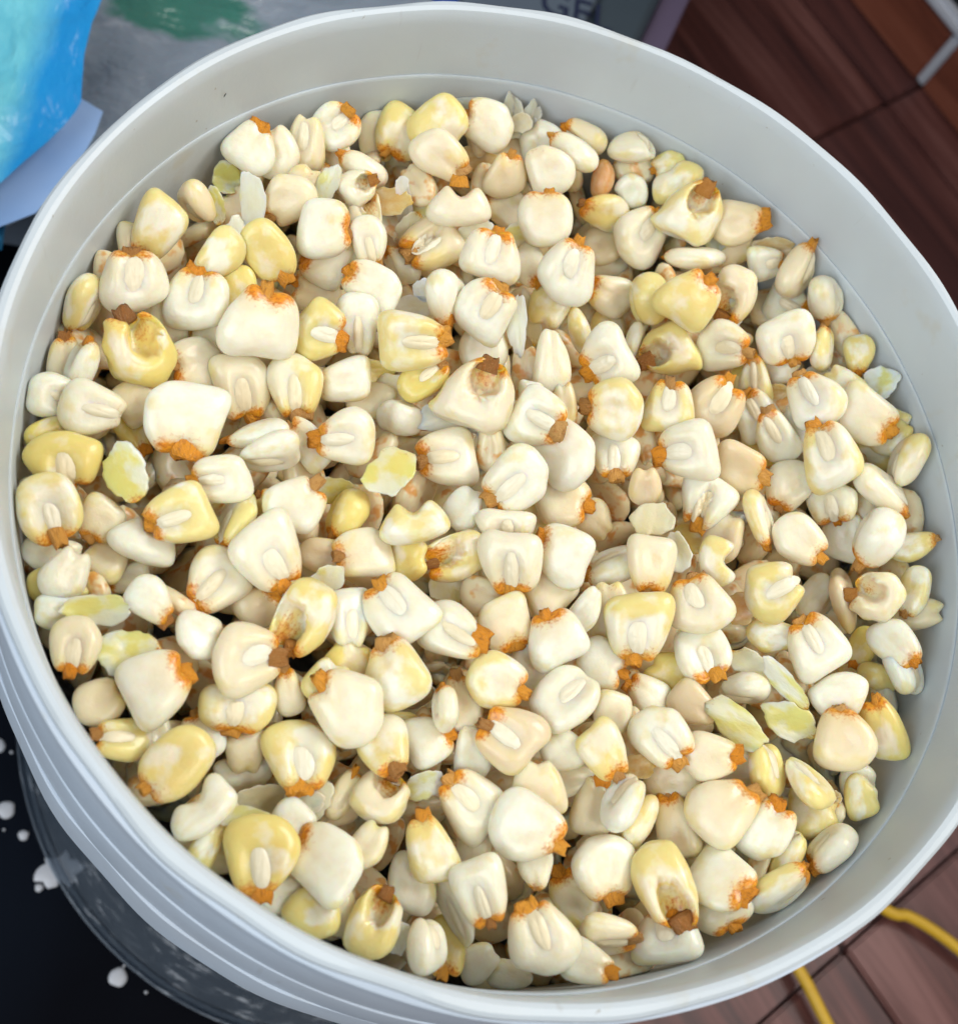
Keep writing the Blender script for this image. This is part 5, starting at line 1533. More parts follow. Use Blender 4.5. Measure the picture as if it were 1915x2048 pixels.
5 46.2 60.8 -63.1 390 -547 -198 712
3 46.7 43.2 -60.2 110 486 155 -852
0 44.8 -19.5 -67.1 637 -111 -18 762
1 45.4 -32.0 -69.1 381 105 381 -835
3 40.6 -44.4 -69.1 3 517 172 838
12 41.2 -76.9 -68.2 533 -398 244 705
4 42.1 -92.5 -67.9 172 -240 -674 675
12 47.6 94.7 -59.8 151 -109 679 -709
9 57.4 61.5 -65.0 188 47 121 973
8 55.8 30.9 -63.1 165 492 486 -702
1 48.6 13.2 -62.4 162 529 132 -822
9 52.9 -6.4 -60.8 681 -114 458 -557
13 48.6 -6.7 -66.4 36 -369 -110 -921
0 53.8 -28.2 -67.6 45 577 428 -692
0 46.0 -48.9 -63.5 297 -410 390 -768
12 51.5 -79.0 -69.9 256 -272 -457 -806
1 60.2 87.3 -51.8 353 -390 130 -839
10 63.3 85.1 -58.9 533 82 38 -840
10 59.9 41.7 -59.7 644 60 -61 759
3 62.3 10.8 -59.6 457 -156 204 -851
9 65.6 -7.7 -67.1 141 -238 -641 714
6 60.0 -54.4 -63.4 147 -256 72 952
1 60.5 -62.0 -68.4 501 -305 -248 770
4 55.3 -90.4 -68.5 347 -226 76 906
8 63.5 84.9 -60.4 370 225 -401 -806
10 67.8 81.5 -55.0 396 319 497 702
3 73.4 76.4 -63.2 497 -351 226 -759
0 68.1 58.8 -57.5 647 -151 159 -729
5 70.3 49.1 -64.5 127 52 282 948
5 77.0 36.3 -63.6 338 304 414 787
13 71.4 17.3 -65.0 683 -132 126 -706
12 71.0 -0.1 -67.2 425 -383 504 -645
4 70.6 -26.4 -65.9 212 -95 354 905
4 68.9 -36.1 -67.4 13 -224 -45 -972
12 69.2 -61.9 -68.6 7 -217 -548 807
5 63.7 -79.8 -66.2 536 29 -85 -838
1 79.7 69.9 -58.9 296 -139 -523 786
9 82.4 66.7 -63.9 183 -252 487 -815
5 80.0 52.1 -66.0 108 650 -11 751
13 83.7 41.0 -58.7 152 281 -189 -928
4 80.3 27.6 -66.4 679 -89 -478 -548
10 81.7 -1.5 -61.4 277 -65 -468 836
0 80.2 -19.1 -63.0 47 -225 -633 -738
4 79.1 -48.4 -65.9 387 -500 206 745
9 87.1 60.4 -59.8 193 242 -476 -822
2 95.3 44.3 -62.5 310 -541 -492 -607
8 87.4 11.3 -58.7 18 -335 -640 -689
10 85.7 -13.4 -60.1 540 120 -519 650
11 89.8 -31.2 -65.0 156 -394 303 852
12 82.8 -66.2 -63.0 133 -553 -33 821
12 79.8 -69.7 -69.5 352 -375 -194 834
6 93.0 50.9 -59.3 180 -93 265 942
8 96.9 43.0 -64.7 214 586 285 -727
2 98.5 28.2 -65.7 572 -39 409 -708
3 97.8 6.1 -63.2 122 155 130 -971
5 95.3 -38.0 -68.3 532 151 -407 726
0 92.0 -52.6 -67.3 208 22 346 914
7 86.4 -61.4 -66.0 447 -245 -135 848
12 99.4 36.8 -64.8 425 231 418 -768
5 105.4 10.9 -61.6 484 -83 -151 857
4 103.7 -8.1 -66.4 402 -84 -472 -779
6 102.2 -28.2 -66.3 476 257 571 -615
13 97.3 -42.1 -59.8 69 -511 -199 832
9 96.2 -44.6 -64.6 47 242 580 -775
9 104.9 15.2 -58.2 178 -670 -472 543
7 105.7 8.6 -66.5 324 572 466 -590
9 105.9 -4.0 -65.8 34 260 -304 -915
0 105.0 -14.7 -64.6 45 482 254 836
3 103.8 -21.3 -67.2 301 428 596 607
11 -100.9 32.6 -72.9 433 138 -31 889
11 -94.1 -39.8 -71.6 664 64 -445 595
10 -87.0 60.6 -73.5 370 261 321 831
11 -93.1 50.6 -72.1 536 -106 510 -662
7 -88.7 30.1 -73.9 47 -614 -241 -748
12 -88.1 10.1 -71.0 455 -219 -10 -862
9 -80.4 -43.9 -74.3 3 -244 41 -968
6 -79.7 -61.6 -74.8 62 -405 168 896
7 -78.7 71.0 -73.9 177 -163 372 895
2 -75.3 -21.0 -72.5 118 409 323 844
3 -73.0 76.8 -72.6 529 445 -235 682
2 -75.3 50.6 -68.5 251 -363 -508 -739
11 -72.8 10.5 -71.9 479 22 -13 876
0 -69.3 80.2 -59.6 152 -597 514 -595
2 -60.2 -58.5 -74.5 8 -127 59 989
7 -62.0 86.0 -72.4 441 94 487 -747
1 -59.8 46.5 -66.2 123 -278 417 -856
11 -54.0 23.8 -73.4 417 193 -49 885
1 -55.2 8.9 -72.6 393 -171 146 890
8 -55.1 -35.9 -73.6 284 155 -485 -811
5 -49.8 93.6 -72.6 304 -521 -243 -758
8 -48.8 78.3 -74.2 659 43 277 -697
13 -50.3 53.4 -74.0 468 -300 -437 -706
2 -50.6 41.5 -71.6 568 174 222 -772
0 -42.9 96.9 -71.5 564 243 186 766
0 -39.5 64.3 -72.9 483 -366 -22 794
13 -40.7 26.9 -70.4 341 567 -398 -633
1 -37.0 8.5 -74.0 513 -213 -113 823
3 -37.0 99.3 -62.3 286 -341 173 -877
12 -33.7 71.6 -73.9 343 229 43 -909
1 -32.1 49.2 -73.4 398 288 119 862
0 -32.2 28.7 -69.0 397 -435 131 -796
4 -26.7 -38.9 -74.8 196 -7 -678 707
12 -26.4 -49.5 -74.5 96 -279 370 -880
12 -23.2 103.4 -66.2 615 -160 75 767
7 -21.3 103.8 -73.7 615 163 268 722
8 -28.6 83.1 -74.6 208 -669 -372 607
1 -22.8 59.7 -73.8 275 622 -13 731
6 -21.6 34.8 -72.8 496 217 -25 -839
11 -25.1 8.3 -72.3 435 -196 -198 -855
3 -18.5 -76.7 -71.3 538 172 -336 752
0 -14.5 88.1 -65.5 213 584 -139 770
11 -17.1 75.7 -72.3 314 123 -127 -932
10 -15.0 41.6 -74.4 238 66 227 -941
2 -14.7 11.6 -74.5 513 -404 502 -565
9 -16.8 -8.0 -71.6 651 -272 27 -707
2 -13.3 -34.1 -74.4 657 43 111 743
5 -13.0 -103.9 -71.4 377 -181 -327 -846
1 -10.6 105.5 -72.9 177 292 537 770
4 -4.3 91.4 -72.0 98 511 382 -762
1 -11.6 63.2 -73.8 191 36 81 977
5 -10.1 19.8 -71.9 32 486 371 -789
2 -3.2 2.4 -74.9 580 -154 -360 -713
7 -9.9 -71.3 -73.4 449 229 -346 790
2 5.5 105.9 -73.7 132 184 200 952
2 -1.1 76.5 -74.8 64 54 -694 -713
10 0.0 55.6 -66.8 656 -3 152 738
12 4.5 51.2 -73.7 209 350 -123 904
9 0.7 30.5 -72.3 463 -151 -458 743
1 1.7 -11.3 -73.9 422 291 247 -821
11 0.2 -26.3 -72.8 631 -130 -71 760
3 12.6 105.2 -66.9 7 250 255 933
4 11.3 89.8 -72.0 516 214 373 -739
8 10.9 64.1 -67.8 667 209 486 -523
10 7.5 36.7 -74.1 412 132 -124 892
10 7.7 15.0 -74.6 155 -650 176 722
12 17.0 104.6 -70.2 407 -448 -244 756
13 16.9 76.7 -65.7 44 622 -424 -655
0 21.4 69.0 -72.9 305 107 492 -807
12 22.0 50.3 -66.2 389 376 -332 771
3 18.7 23.3 -72.8 365 -479 245 758
0 20.6 9.3 -69.9 192 133 125 -963
8 21.0 3.2 -74.7 33 27 -90 -994
10 18.8 -21.0 -74.2 694 -113 306 -640
3 24.4 103.1 -65.4 361 291 -36 -884
6 29.1 101.9 -69.8 55 -94 -425 897
1 30.4 83.5 -70.6 178 128 362 905
9 27.7 76.0 -74.8 69 -14 606 791
9 33.6 61.7 -72.9 572 39 288 -766
10 30.4 38.9 -74.6 141 112 -79 -979
5 29.3 25.4 -74.6 532 -388 437 -611
1 30.5 -8.4 -71.9 352 -16 64 -932
1 32.0 -24.7 -74.6 290 -372 -266 839
5 23.7 -45.5 -74.7 655 221 137 708
11 25.4 -91.9 -72.9 207 -248 436 -839
0 36.5 99.5 -64.3 337 58 109 -932
13 43.7 75.4 -72.3 446 -540 -478 -528
0 40.5 22.2 -73.9 234 324 -316 859
0 34.5 -65.2 -72.4 266 -477 -428 719
2 28.9 -101.0 -69.4 155 664 36 730
10 41.7 97.5 -68.7 131 269 143 942
12 52.8 84.5 -68.4 530 89 -8 -842
13 43.6 46.8 -66.6 261 129 356 -887
9 49.3 29.3 -74.4 197 191 -397 875
9 44.7 6.0 -72.1 290 -347 174 873
8 48.6 -20.9 -73.8 505 88 -353 781
11 47.3 -60.9 -74.7 76 -630 -344 -690
7 51.7 92.6 -71.0 106 375 -436 810
4 55.3 55.7 -70.1 154 230 -173 944
13 61.0 37.7 -70.8 252 221 -438 -833
11 55.8 9.6 -73.3 369 586 -108 712
0 55.3 -3.7 -73.5 153 97 244 -952
12 51.5 -50.1 -72.5 550 -87 -295 -775
13 57.0 89.4 -63.0 75 -639 67 -761
10 64.6 84.0 -65.8 304 -509 -185 783
9 68.1 81.2 -70.8 179 617 3 -765
4 67.8 61.8 -67.9 531 -94 592 -597
9 72.1 44.5 -73.5 337 402 -309 792
4 57.9 18.1 -65.2 17 -320 -412 852
2 69.2 11.4 -71.4 106 -481 -38 -868
8 65.5 -25.0 -73.9 418 -554 -56 -716
12 60.2 -42.5 -72.9 160 -428 -127 879
5 60.5 -87.0 -74.1 526 -87 103 -838
8 71.0 78.7 -60.5 244 -543 -270 -755
0 70.1 79.5 -69.8 174 -520 547 631
0 76.4 57.7 -73.7 56 179 395 -898
13 72.0 -16.7 -73.0 315 -275 -181 889
7 66.6 -49.1 -72.3 321 261 -512 -752
0 74.4 -55.1 -73.3 158 -497 382 761
11 77.0 72.9 -62.5 324 -54 45 -942
1 78.6 71.2 -65.5 73 352 374 -854
13 86.1 61.8 -72.2 455 -449 -367 674
3 90.9 51.4 -69.8 246 -435 599 -624
13 85.9 37.5 -70.0 565 194 206 -774
6 81.9 21.5 -71.2 180 378 606 -675
9 87.0 10.3 -72.3 494 -237 556 -623
5 84.6 -6.8 -73.3 291 452 594 597
5 83.6 -24.5 -69.9 292 351 -562 688
9 78.5 -39.3 -73.2 43 -43 120 -990
9 81.9 -60.2 -74.5 189 225 -124 -947
0 72.5 -77.4 -72.0 413 -272 172 -851
13 83.4 65.4 -68.4 305 -592 278 691
13 86.6 61.2 -70.3 241 -330 -578 -705
10 96.7 17.6 -73.4 2 -69 -450 -889
12 95.5 46.1 -67.3 468 -502 210 695
0 97.4 41.8 -63.0 99 -609 -455 640
10 101.1 31.8 -72.9 148 -15 -377 913
2 104.7 -7.9 -74.8 605 -232 195 -735
12 93.4 -50.1 -71.9 100 -582 -462 660
1 103.3 23.6 -66.3 599 -314 -255 -689
1 104.8 15.8 -70.3 43 -303 667 678
10 105.8 6.4 -72.8 144 238 42 -959
8 101.6 -30.1 -68.4 21 328 -316 -889
13 99.3 -37.0 -68.4 144 -663 -306 -667
2 105.7 7.6 -68.0 570 265 -380 677
13 -103.3 1.1 -62.8 397 565 -331 -642
5 -101.7 18.9 -61.0 481 -333 -477 654
8 -90.5 -48.2 -56.7 148 547 -195 -799
8 -95.7 -34.5 -63.4 398 186 123 889
6 -97.1 -21.6 -61.5 194 -257 -44 945
9 -93.3 -15.1 -62.7 291 24 94 951
8 -93.4 -4.2 -61.8 338 -419 -70 -839
9 -90.0 10.1 -65.3 322 401 -452 -727
8 -93.2 19.2 -57.7 382 436 -77 -810
11 -92.5 32.3 -61.9 473 482 -403 -616
8 -94.6 43.1 -65.5 240 455 100 -850
2 -81.8 -59.9 -63.7 51 -255 282 -923
0 -84.6 -44.0 -66.3 160 545 121 -813
13 -79.8 -36.8 -67.2 516 228 492 661
6 -82.8 -24.9 -66.8 479 9 596 643
7 -85.9 -16.7 -59.4 189 -147 531 811
5 -85.7 -4.7 -64.0 108 -421 -255 -863
0 -78.1 8.8 -58.0 413 167 79 891
10 -83.2 19.7 -58.3 307 280 -552 -722
2 -81.5 30.7 -67.3 642 136 279 700
8 -78.6 47.0 -62.9 601 -6 375 704
13 -82.4 56.6 -59.4 401 435 294 -749
5 -74.3 -70.5 -67.2 40 138 516 -843
8 -71.2 -60.0 -58.9 602 -129 -157 -771
4 -66.8 -47.3 -57.0 418 370 50 -827
12 -73.3 -37.9 -58.0 266 -611 340 662
6 -72.3 -26.9 -61.0 193 -610 144 754
2 -68.1 -9.4 -61.7 72 -265 -633 723
13 -73.1 -3.2 -65.4 695 69 26 714
10 -70.7 8.4 -67.2 537 -39 -474 696
8 -70.4 22.2 -57.9 642 -139 48 751
2 -68.3 32.0 -67.3 7 428 -132 893
9 -66.9 43.4 -67.5 111 312 -476 813
11 -66.9 53.7 -57.7 172 -40 616 -767
2 -71.0 66.4 -61.6 220 -19 -609 -761
2 -55.4 -78.2 -59.9 73 444 -144 880
8 -62.2 -69.4 -67.3 345 406 -412 737
4 -59.8 -56.6 -58.8 385 262 433 770
5 -59.8 -45.8 -61.7 7 134 -627 766
2 -62.7 -38.7 -65.3 156 -301 473 812
13 -58.4 -21.9 -65.9 641 -21 403 651
11 -59.1 -15.5 -62.6 374 -305 512 709
13 -57.0 -3.8 -62.3 576 136 474 -651
3 -59.8 12.2 -57.3 215 92 410 880
3 -56.9 23.6 -56.1 181 298 -112 930
3 -56.0 36.7 -67.3 438 -305 -213 817
4 -55.5 46.8 -66.7 120 23 -530 -838
6 -61.9 55.0 -62.2 224 164 300 911
3 -58.6 68.2 -57.5 485 101 240 834
5 -62.8 76.9 -64.2 226 302 539 752
0 -46.2 -89.7 -56.8 620 -66 63 -778
0 -47.0 -82.5 -66.8 53 249 105 -960
10 -44.8 -70.4 -61.3 102 296 -1 949
8 -49.5 -58.4 -63.3 13 317 -460 -828
1 -48.6 -44.5 -67.4 422 438 389 -691
0 -47.9 -33.4 -59.5 153 306 -548 -762
5 -47.3 -22.4 -56.2 31 -176 -264 947
5 -44.6 -16.5 -59.4 143 -107 -221 -958
3 -44.2 1.2 -66.0 420 535 45 730
7 -48.5 11.4 -60.1 654 -227 354 626
10 -44.3 18.7 -56.0 65 -266 -235 932
11 -46.6 35.0 -61.5 346 97 589 723
5 -47.5 47.8 -63.4 238 -280 -624 689
0 -47.9 57.6 -63.6 143 24 -146 -978
9 -48.7 69.0 -60.7 179 653 -332 655
9 -47.7 76.8 -65.6 260 -495 -168 -811
6 -48.2 88.8 -62.8 20 -456 -527 716
10 -37.7 -95.5 -61.7 210 274 328 878
9 -39.9 -83.0 -66.4 279 -513 238 -775
9 -38.8 -67.3 -58.7 355 -471 410 694
6 -37.7 -55.7 -61.7 242 -13 -168 -954
11 -39.6 -49.7 -65.3 347 -375 14 -858
13 -35.2 -39.5 -58.1 482 -476 246 -691
12 -34.2 -26.2 -59.3 414 -56 89 903
4 -37.9 -13.4 -63.6 628 -239 -456 -581
6 -38.9 -4.0 -63.0 241 506 334 756
10 -36.0 12.4 -64.6 66 598 -530 -595
10 -38.7 24.5 -64.2 630 -282 138 709
10 -34.2 36.4 -57.0 606 -128 -413 667
6 -39.0 40.9 -62.4 253 -293 438 810
4 -34.8 53.8 -59.4 394 570 -305 -652
8 -38.4 63.7 -67.3 420 -520 -372 -643
10 -34.9 79.5 -57.2 623 -308 38 717
5 -35.2 90.4 -60.9 89 -255 34 961
8 -22.7 -96.0 -59.0 405 469 -259 -740
9 -23.9 -80.3 -60.0 390 399 -537 -631
4 -26.6 -74.4 -58.8 316 109 -636 694
8 -25.5 -61.9 -57.2 28 -571 -328 -751
0 -22.0 -48.4 -63.8 554 267 124 -778
6 -20.7 -32.9 -63.6 150 -7 -231 960
9 -26.1 -23.8 -58.6 410 316 -372 769
12 -21.2 -14.4 -67.0 339 -199 492 776
8 -21.1 2.5 -65.5 30 -696 128 -705
12 -25.5 9.3 -59.3 506 -6 61 -859
4 -24.6 25.1 -62.8 273 543 156 -777
10 -28.3 34.1 -64.6 188 356 -639 654
11 -21.0 47.5 -62.9 15 -597 -277 751
13 -21.8 53.3 -63.9 169 380 -270 867
0 -22.7 71.2 -57.9 478 -483 -425 -596
2 -25.8 77.6 -59.8 2 -432 44 -900
13 -26.8 88.7 -67.5 232 228 664 -671
9 -9.2 -90.6 -68.0 285 443 -464 -711
10 -12.4 -82.4 -61.1 639 -142 -458 -600
0 -15.1 -69.2 -62.4 542 339 -489 592
10 -9.5 -58.2 -60.5 433 -358 516 646
3 -14.2 -47.4 -65.0 66 -539 -36 838
12 -10.7 -33.8 -66.6 259 -320 -169 -894
5 -15.1 -23.3 -64.3 63 -502 293 810
5 -12.6 -9.3 -65.1 144 426 244 858
11 -11.3 1.5 -65.5 314 -223 -203 899
5 -11.6 6.1 -60.3 318 141 413 840
2 -12.8 22.3 -65.6 149 -93 190 965
9 -13.1 31.9 -65.2 318 -32 322 -890
7 -15.2 47.4 -67.1 672 206 -436 560
7 -14.1 54.1 -62.9 11 448 -318 834
1 -11.5 70.4 -62.1 7 -177 693 -697
3 -11.8 75.4 -63.6 189 -634 -76 -744
9 -15.5 94.5 -58.8 41 -265 -330 -904
10 -9.6 99.0 -62.8 288 -200 74 933
10 0.6 -95.6 -59.9 73 467 316 -821
4 2.4 -85.6 -58.7 123 390 297 -862
13 -5.0 -67.7 -61.8 80 -96 -114 -985
3 -2.8 -59.7 -57.1 77 292 -138 -942
3 -3.7 -51.5 -68.0 180 103 -428 879
11 -0.7 -39.7 -57.5 450 -217 -494 710
13 0.2 -26.6 -64.7 647 184 -396 623
4 -0.4 -16.1 -60.6 217 -230 75 -945
13 -4.2 -1.4 -60.0 302 315 608 662
5 -0.9 13.4 -56.7 618 18 -400 -675
1 -0.4 20.0 -57.5 120 372 -7 -919
4 -3.4 29.0 -60.3 197 -448 -310 -814
10 -3.9 44.2 -57.2 151 -448 537 -697
7 1.5 52.2 -65.9 310 -104 116 -937
8 -1.9 64.8 -62.9 27 -206 -35 -977
10 -5.0 75.5 -57.5 338 424 13 839
1 -4.9 89.0 -58.1 312 620 65 716
2 6.8 -92.9 -61.9 179 -289 -83 936
0 13.9 -78.6 -66.3 65 -238 -266 931
10 11.7 -66.7 -57.2 155 82 -40 -983
1 10.9 -58.4 -64.4 341 516 541 -568
2 6.5 -45.2 -67.9 92 60 691 -713
3 13.8 -35.8 -66.3 607 195 -500 -584
8 9.2 -21.5 -60.8 182 -384 303 -852
0 13.1 -12.2 -65.0 608 283 110 732
8 12.4 -3.6 -62.6 134 -526 83 835
9 11.4 6.8 -64.0 7 -314 -123 940
8 11.7 22.9 -66.7 476 -62 212 850
1 10.4 33.3 -56.2 175 72 322 -927
3 7.3 46.7 -66.4 440 430 -402 -677
4 13.7 53.3 -66.3 467 468 -254 705
10 7.9 71.2 -57.4 359 -464 185 787
0 11.1 75.6 -57.7 102 -421 502 -747
3 7.0 93.9 -62.0 583 193 -408 -674
10 13.4 103.0 -60.3 320 -128 -98 933
8 21.7 -92.5 -59.7 312 -267 322 -852
12 17.6 -83.8 -64.5 554 293 174 758
4 22.2 -68.6 -58.5 247 295 -304 -870
11 18.1 -57.8 -56.8 401 89 -267 -871
0 22.0 -48.2 -57.6 81 -283 -515 -804
8 18.4 -35.8 -63.4 92 655 -42 748
6 23.2 -24.5 -56.3 21 25 640 -766
8 23.7 -10.7 -62.5 66 -577 435 686
10 18.8 0.7 -58.3 424 -36 -294 -855
11 24.1 6.8 -59.7 408 -367 538 -639
5 23.6 18.2 -63.6 360 178 -438 -803
1 20.5 29.4 -65.3 486 80 -366 788
7 23.5 44.7 -66.0 420 -146 254 858
2 23.8 56.3 -65.1 557 -132 218 -789
9 25.3 68.2 -61.3 521 214 -212 -797
0 20.6 82.5 -60.5 113 -58 -697 704
10 18.6 86.9 -56.8 216 -582 400 673
1 29.3 -97.1 -63.2 312 188 511 777
13 31.2 -78.1 -63.4 408 -138 75 -898
7 34.9 -71.1 -64.3 57 250 -474 -841
2 34.3 -59.1 -57.3 566 -54 -301 -764
5 36.9 -44.6 -66.6 137 -661 377 -632
1 36.1 -39.5 -65.3 75 -497 375 777
1 33.2 -26.1 -59.5 221 378 -99 893
8 30.2 -15.5 -56.3 248 88 577 772
12 31.3 -0.3 -64.3 148 301 -348 874
8 32.5 8.9 -67.0 385 9 -561 731
7 32.8 24.7 -62.3 113 -405 399 814
7 36.1 31.7 -65.5 203 -664 -272 665
0 32.4 42.8 -58.7 348 482 111 -795
5 33.7 58.8 -65.2 130 -415 409 801
10 30.1 67.4 -66.0 589 286 -78 751
9 35.8 77.4 -61.9 306 -611 -119 718
1 32.7 93.7 -63.5 449 -475 -501 -565
6 46.1 -90.6 -66.2 153 -86 383 -906
6 48.4 -84.4 -63.6 566 320 -424 -628
4 46.8 -73.5 -64.0 465 -483 99 734
5 47.6 -56.2 -64.6 589 233 24 -772
13 40.7 -45.6 -60.5 134 241 224 934
6 43.9 -33.2 -60.5 220 156 -677 683
13 44.4 -23.0 -66.1 531 380 430 622
10 45.5 -15.0 -63.2 434 -481 -79 756
11 46.8 -4.6 -56.1 317 -400 558 653
12 46.4 8.4 -64.3 288 -494 66 -817
2 46.5 21.9 -64.1 536 224 -221 -782
3 43.7 30.8 -58.1 86 -450 432 -776
8 42.8 45.6 -57.8 467 -340 -371 726
5 46.4 55.6 -58.2 653 255 -238 -671
6 46.1 70.5 -57.9 159 463 527 -693
6 47.1 78.3 -60.0 171 -64 14 -982
10 46.0 88.5 -61.2 474 -399 185 -762
0 55.4 -85.7 -59.1 25 470 -329 818
3 58.7 -70.8 -57.9 349 -283 -458 766
6 58.5 -55.5 -65.5 414 -52 82 904
12 52.8 -46.4 -57.9 189 58 -433 -878
7 59.3 -39.5 -65.9 28 -279 -640 714
0 56.0 -28.0 -66.7 550 -193 129 -801
6 54.8 -12.4 -64.8 465 -495 441 -585
0 59.5 1.1 -58.7 267 -302 -100 -909
5 56.4 11.1 -64.3 295 -543 63 782
10 53.1 18.3 -59.3 455 296 407 733
13 52.7 35.4 -60.3 506 90 -85 853
11 56.9 47.1 -65.3 424 451 506 -599
3 56.5 58.9 -58.9 123 -275 -533 789
3 59.1 67.0 -66.8 210 -201 -210 -932
0 53.2 79.6 -57.4 545 153 -573 -592
6 65.0 -79.4 -61.9 106 -586 -107 -795
8 65.0 -67.9 -59.7 387 346 575 631
13 70.7 -56.0 -59.4 43 16 667 -742
2 68.0 -44.2 -63.5 424 -349 -487 678
4 67.0 -36.1 -63.5 13 368 352 860
7 64.6 -22.9 -59.2 107 98 697 -701
7 63.7 -17.0 -59.4 62 655 -186 -728
6 67.8 -1.0 -61.5 446 -206 421 -762
0 67.5 11.9 -60.8 395 206 -250 -858
13 66.0 18.0 -64.9 367 552 -195 721
11 68.2 32.9 -64.7 243 -303 530 752
3 66.7 45.1 -66.5 54 680 237 691
0 69.3 54.5 -57.6 388 402 -259 -787
10 66.1 71.3 -59.0 368 -559 256 -696
12 68.0 76.0 -60.8 280 -538 504 -613
8 76.4 -62.5 -61.2 404 -431 292 751
13 81.4 -51.4 -59.4 514 11 -213 -830
13 76.2 -38.1 -67.1 161 581 310 734
4 75.0 -24.2 -61.2 138 -496 -73 -853
11 79.5 -15.0 -61.6 10 440 256 860
3 80.9 2.4 -63.8 405 -372 563 -616
11 76.1 12.1 -56.4 350 140 64 -923
4 76.9 21.6 -57.3 519 463 266 -666
2 78.3 34.1 -58.5 648 -249 -130 707
6 82.9 43.8 -68.0 64 358 -524 768
9 81.9 52.0 -63.6 507 -251 26 823
11 81.7 64.2 -57.9 582 205 -103 -779
0 86.7 -38.9 -64.9 59 197 524 -825
8 90.5 -26.7 -67.7 216 33 336 915
9 90.2 -14.8 -64.0 618 22 496 608
11 86.6 -2.9 -64.0 61 398 270 -873
3 93.2 6.3 -64.1 596 187 448 638
3 89.7 18.8 -59.2 393 267 2 879
3 91.7 31.0 -60.8 350 131 491 -786
13 90.9 42.7 -56.7 175 -396 258 863
3 102.8 -13.9 -57.8 34 564 -544 618
6 103.0 -5.2 -64.7 95 -487 -593 -632
7 99.4 9.4 -58.8 591 359 77 717
3 100.4 21.3 -63.3 295 546 422 659"""
KIND = {'p': 'plain', 'x': 'torn', 's': 'split', 'c': 'bite', 'f': 'flake', 'n': 'bean'}
_mc = {}
def shape(kind, v):
    if (kind, v) not in _mc:
        V, F, st = body_shape(kind, v); _mc[kind, v] = mesh('%s_%d' % (kind, v), V, F, True, st); _mc[kind, v].materials.append(M_KER)
    return _mc[kind, v]
tips = [mesh('tip%d' % i, *make_tip(i)[:2]) for i in range(NT_)]
_gc = {}
def germ(kind, v):
    if (kind, v) not in _gc:
        _gc[kind, v] = mesh('germ_%s_%d' % (kind, v), *make_germ(kind, v)[:2]); _gc[kind, v].materials.append(M_GERM)
    return _gc[kind, v]
for m_ in tips: m_.materials.append(M_TIP)
dark_tips = [m_.copy() for m_ in tips]
for m_ in dark_tips: m_.materials.clear(); m_.materials.append(M_TIP_DARK)

rows = []
for ln in TABLE.strip().split('\n'):
    a = ln.split(); code = a[0]; i = 1
    while code[i].isdigit(): i += 1
    rows.append(dict(kind=KIND[code[0]], v=int(code[1:i]), view=code[i], col=code[i + 1], lay=int(code[i + 2]), tip=code[i + 3] == 't', sp=code[i + 4],
                     loc=[float(q) / 1e3 for q in a[1:4]], q=[float(q) for q in a[4:8]], dim=[float(q) / 1e4 for q in a[8:11]]))
corn = [r for r in rows if r['kind'] not in ('flake', 'bean')]
corn.sort(key=lambda r: (r['lay'] > 2, -r['dim'][0] * r['dim'][1])); keep = set(id(r) for r in corn[:298])

SIDES = [(math.radians(128), 'blue bag side'), (math.radians(75), 'carton side'), (math.radians(28), 'skirting side'), (math.radians(-25), 'bare tile side'), (math.radians(-62), 'cable side'), (math.radians(-140), 'black mat side')]
def place(r):
    x, y = r['loc'][0], r['loc'][1]; d = math.hypot(x, y)
    if d < .030: return 'in the middle of the heap'
    a = math.atan2(y, x); s = min(SIDES, key=lambda q: abs(math.remainder(a - q[0], 2 * math.pi)))[1]
    if d > .092: return 'against the wall, ' + s
    return ('towards the wall, ' if d > .062 else 'near the middle, ') + s
BEAN = next(r for r in rows if r['kind'] == 'bean')['loc']
TWIN = next(r for r in rows if r['sp'] == 'T')['loc']
def near(r, p, d): return math.dist(r['loc'][:2], p[:2]) < d
def cap(s_): return ' '.join(s_.split()[:16]).rstrip(',')
CN = {'w': 'white', 'c': 'cream', 'y': 'yellow-patched', 'Y': 'yellow', 'p': 'glassy pinkish', 'O': 'rust orange', 'h': 'tan'}
VN = {'g': 'germ side up', 'b': 'back up', 's': 'on edge', 'x': 'torn open', 'p': 'split in lobes'}
def kernel_label(r):
    size = 'big ' if r['dim'][0] * r['dim'][1] > .0155 ** 2 else ('small ' if r['dim'][0] * r['dim'][1] < .0125 ** 2 else '')
    body = 'crescent kernel' if r['kind'] == 'bite' else 'kernel'
    tip = ', orange tip' if r['tip'] else ''
    cov = {1: '', 2: ', half covered', 3: ', mostly buried', 4: ', mostly buried'}[r['lay']]
    if near(r, BEAN, .016): w = 'beside the orange bean'
    elif near(r, TWIN, .017): w = 'beside the fused pair'
    else: w = place(r)
    return '%s%s %s %s%s%s, %s' % (size, CN[r['col']], body, VN[r['view']], tip, cov, w)

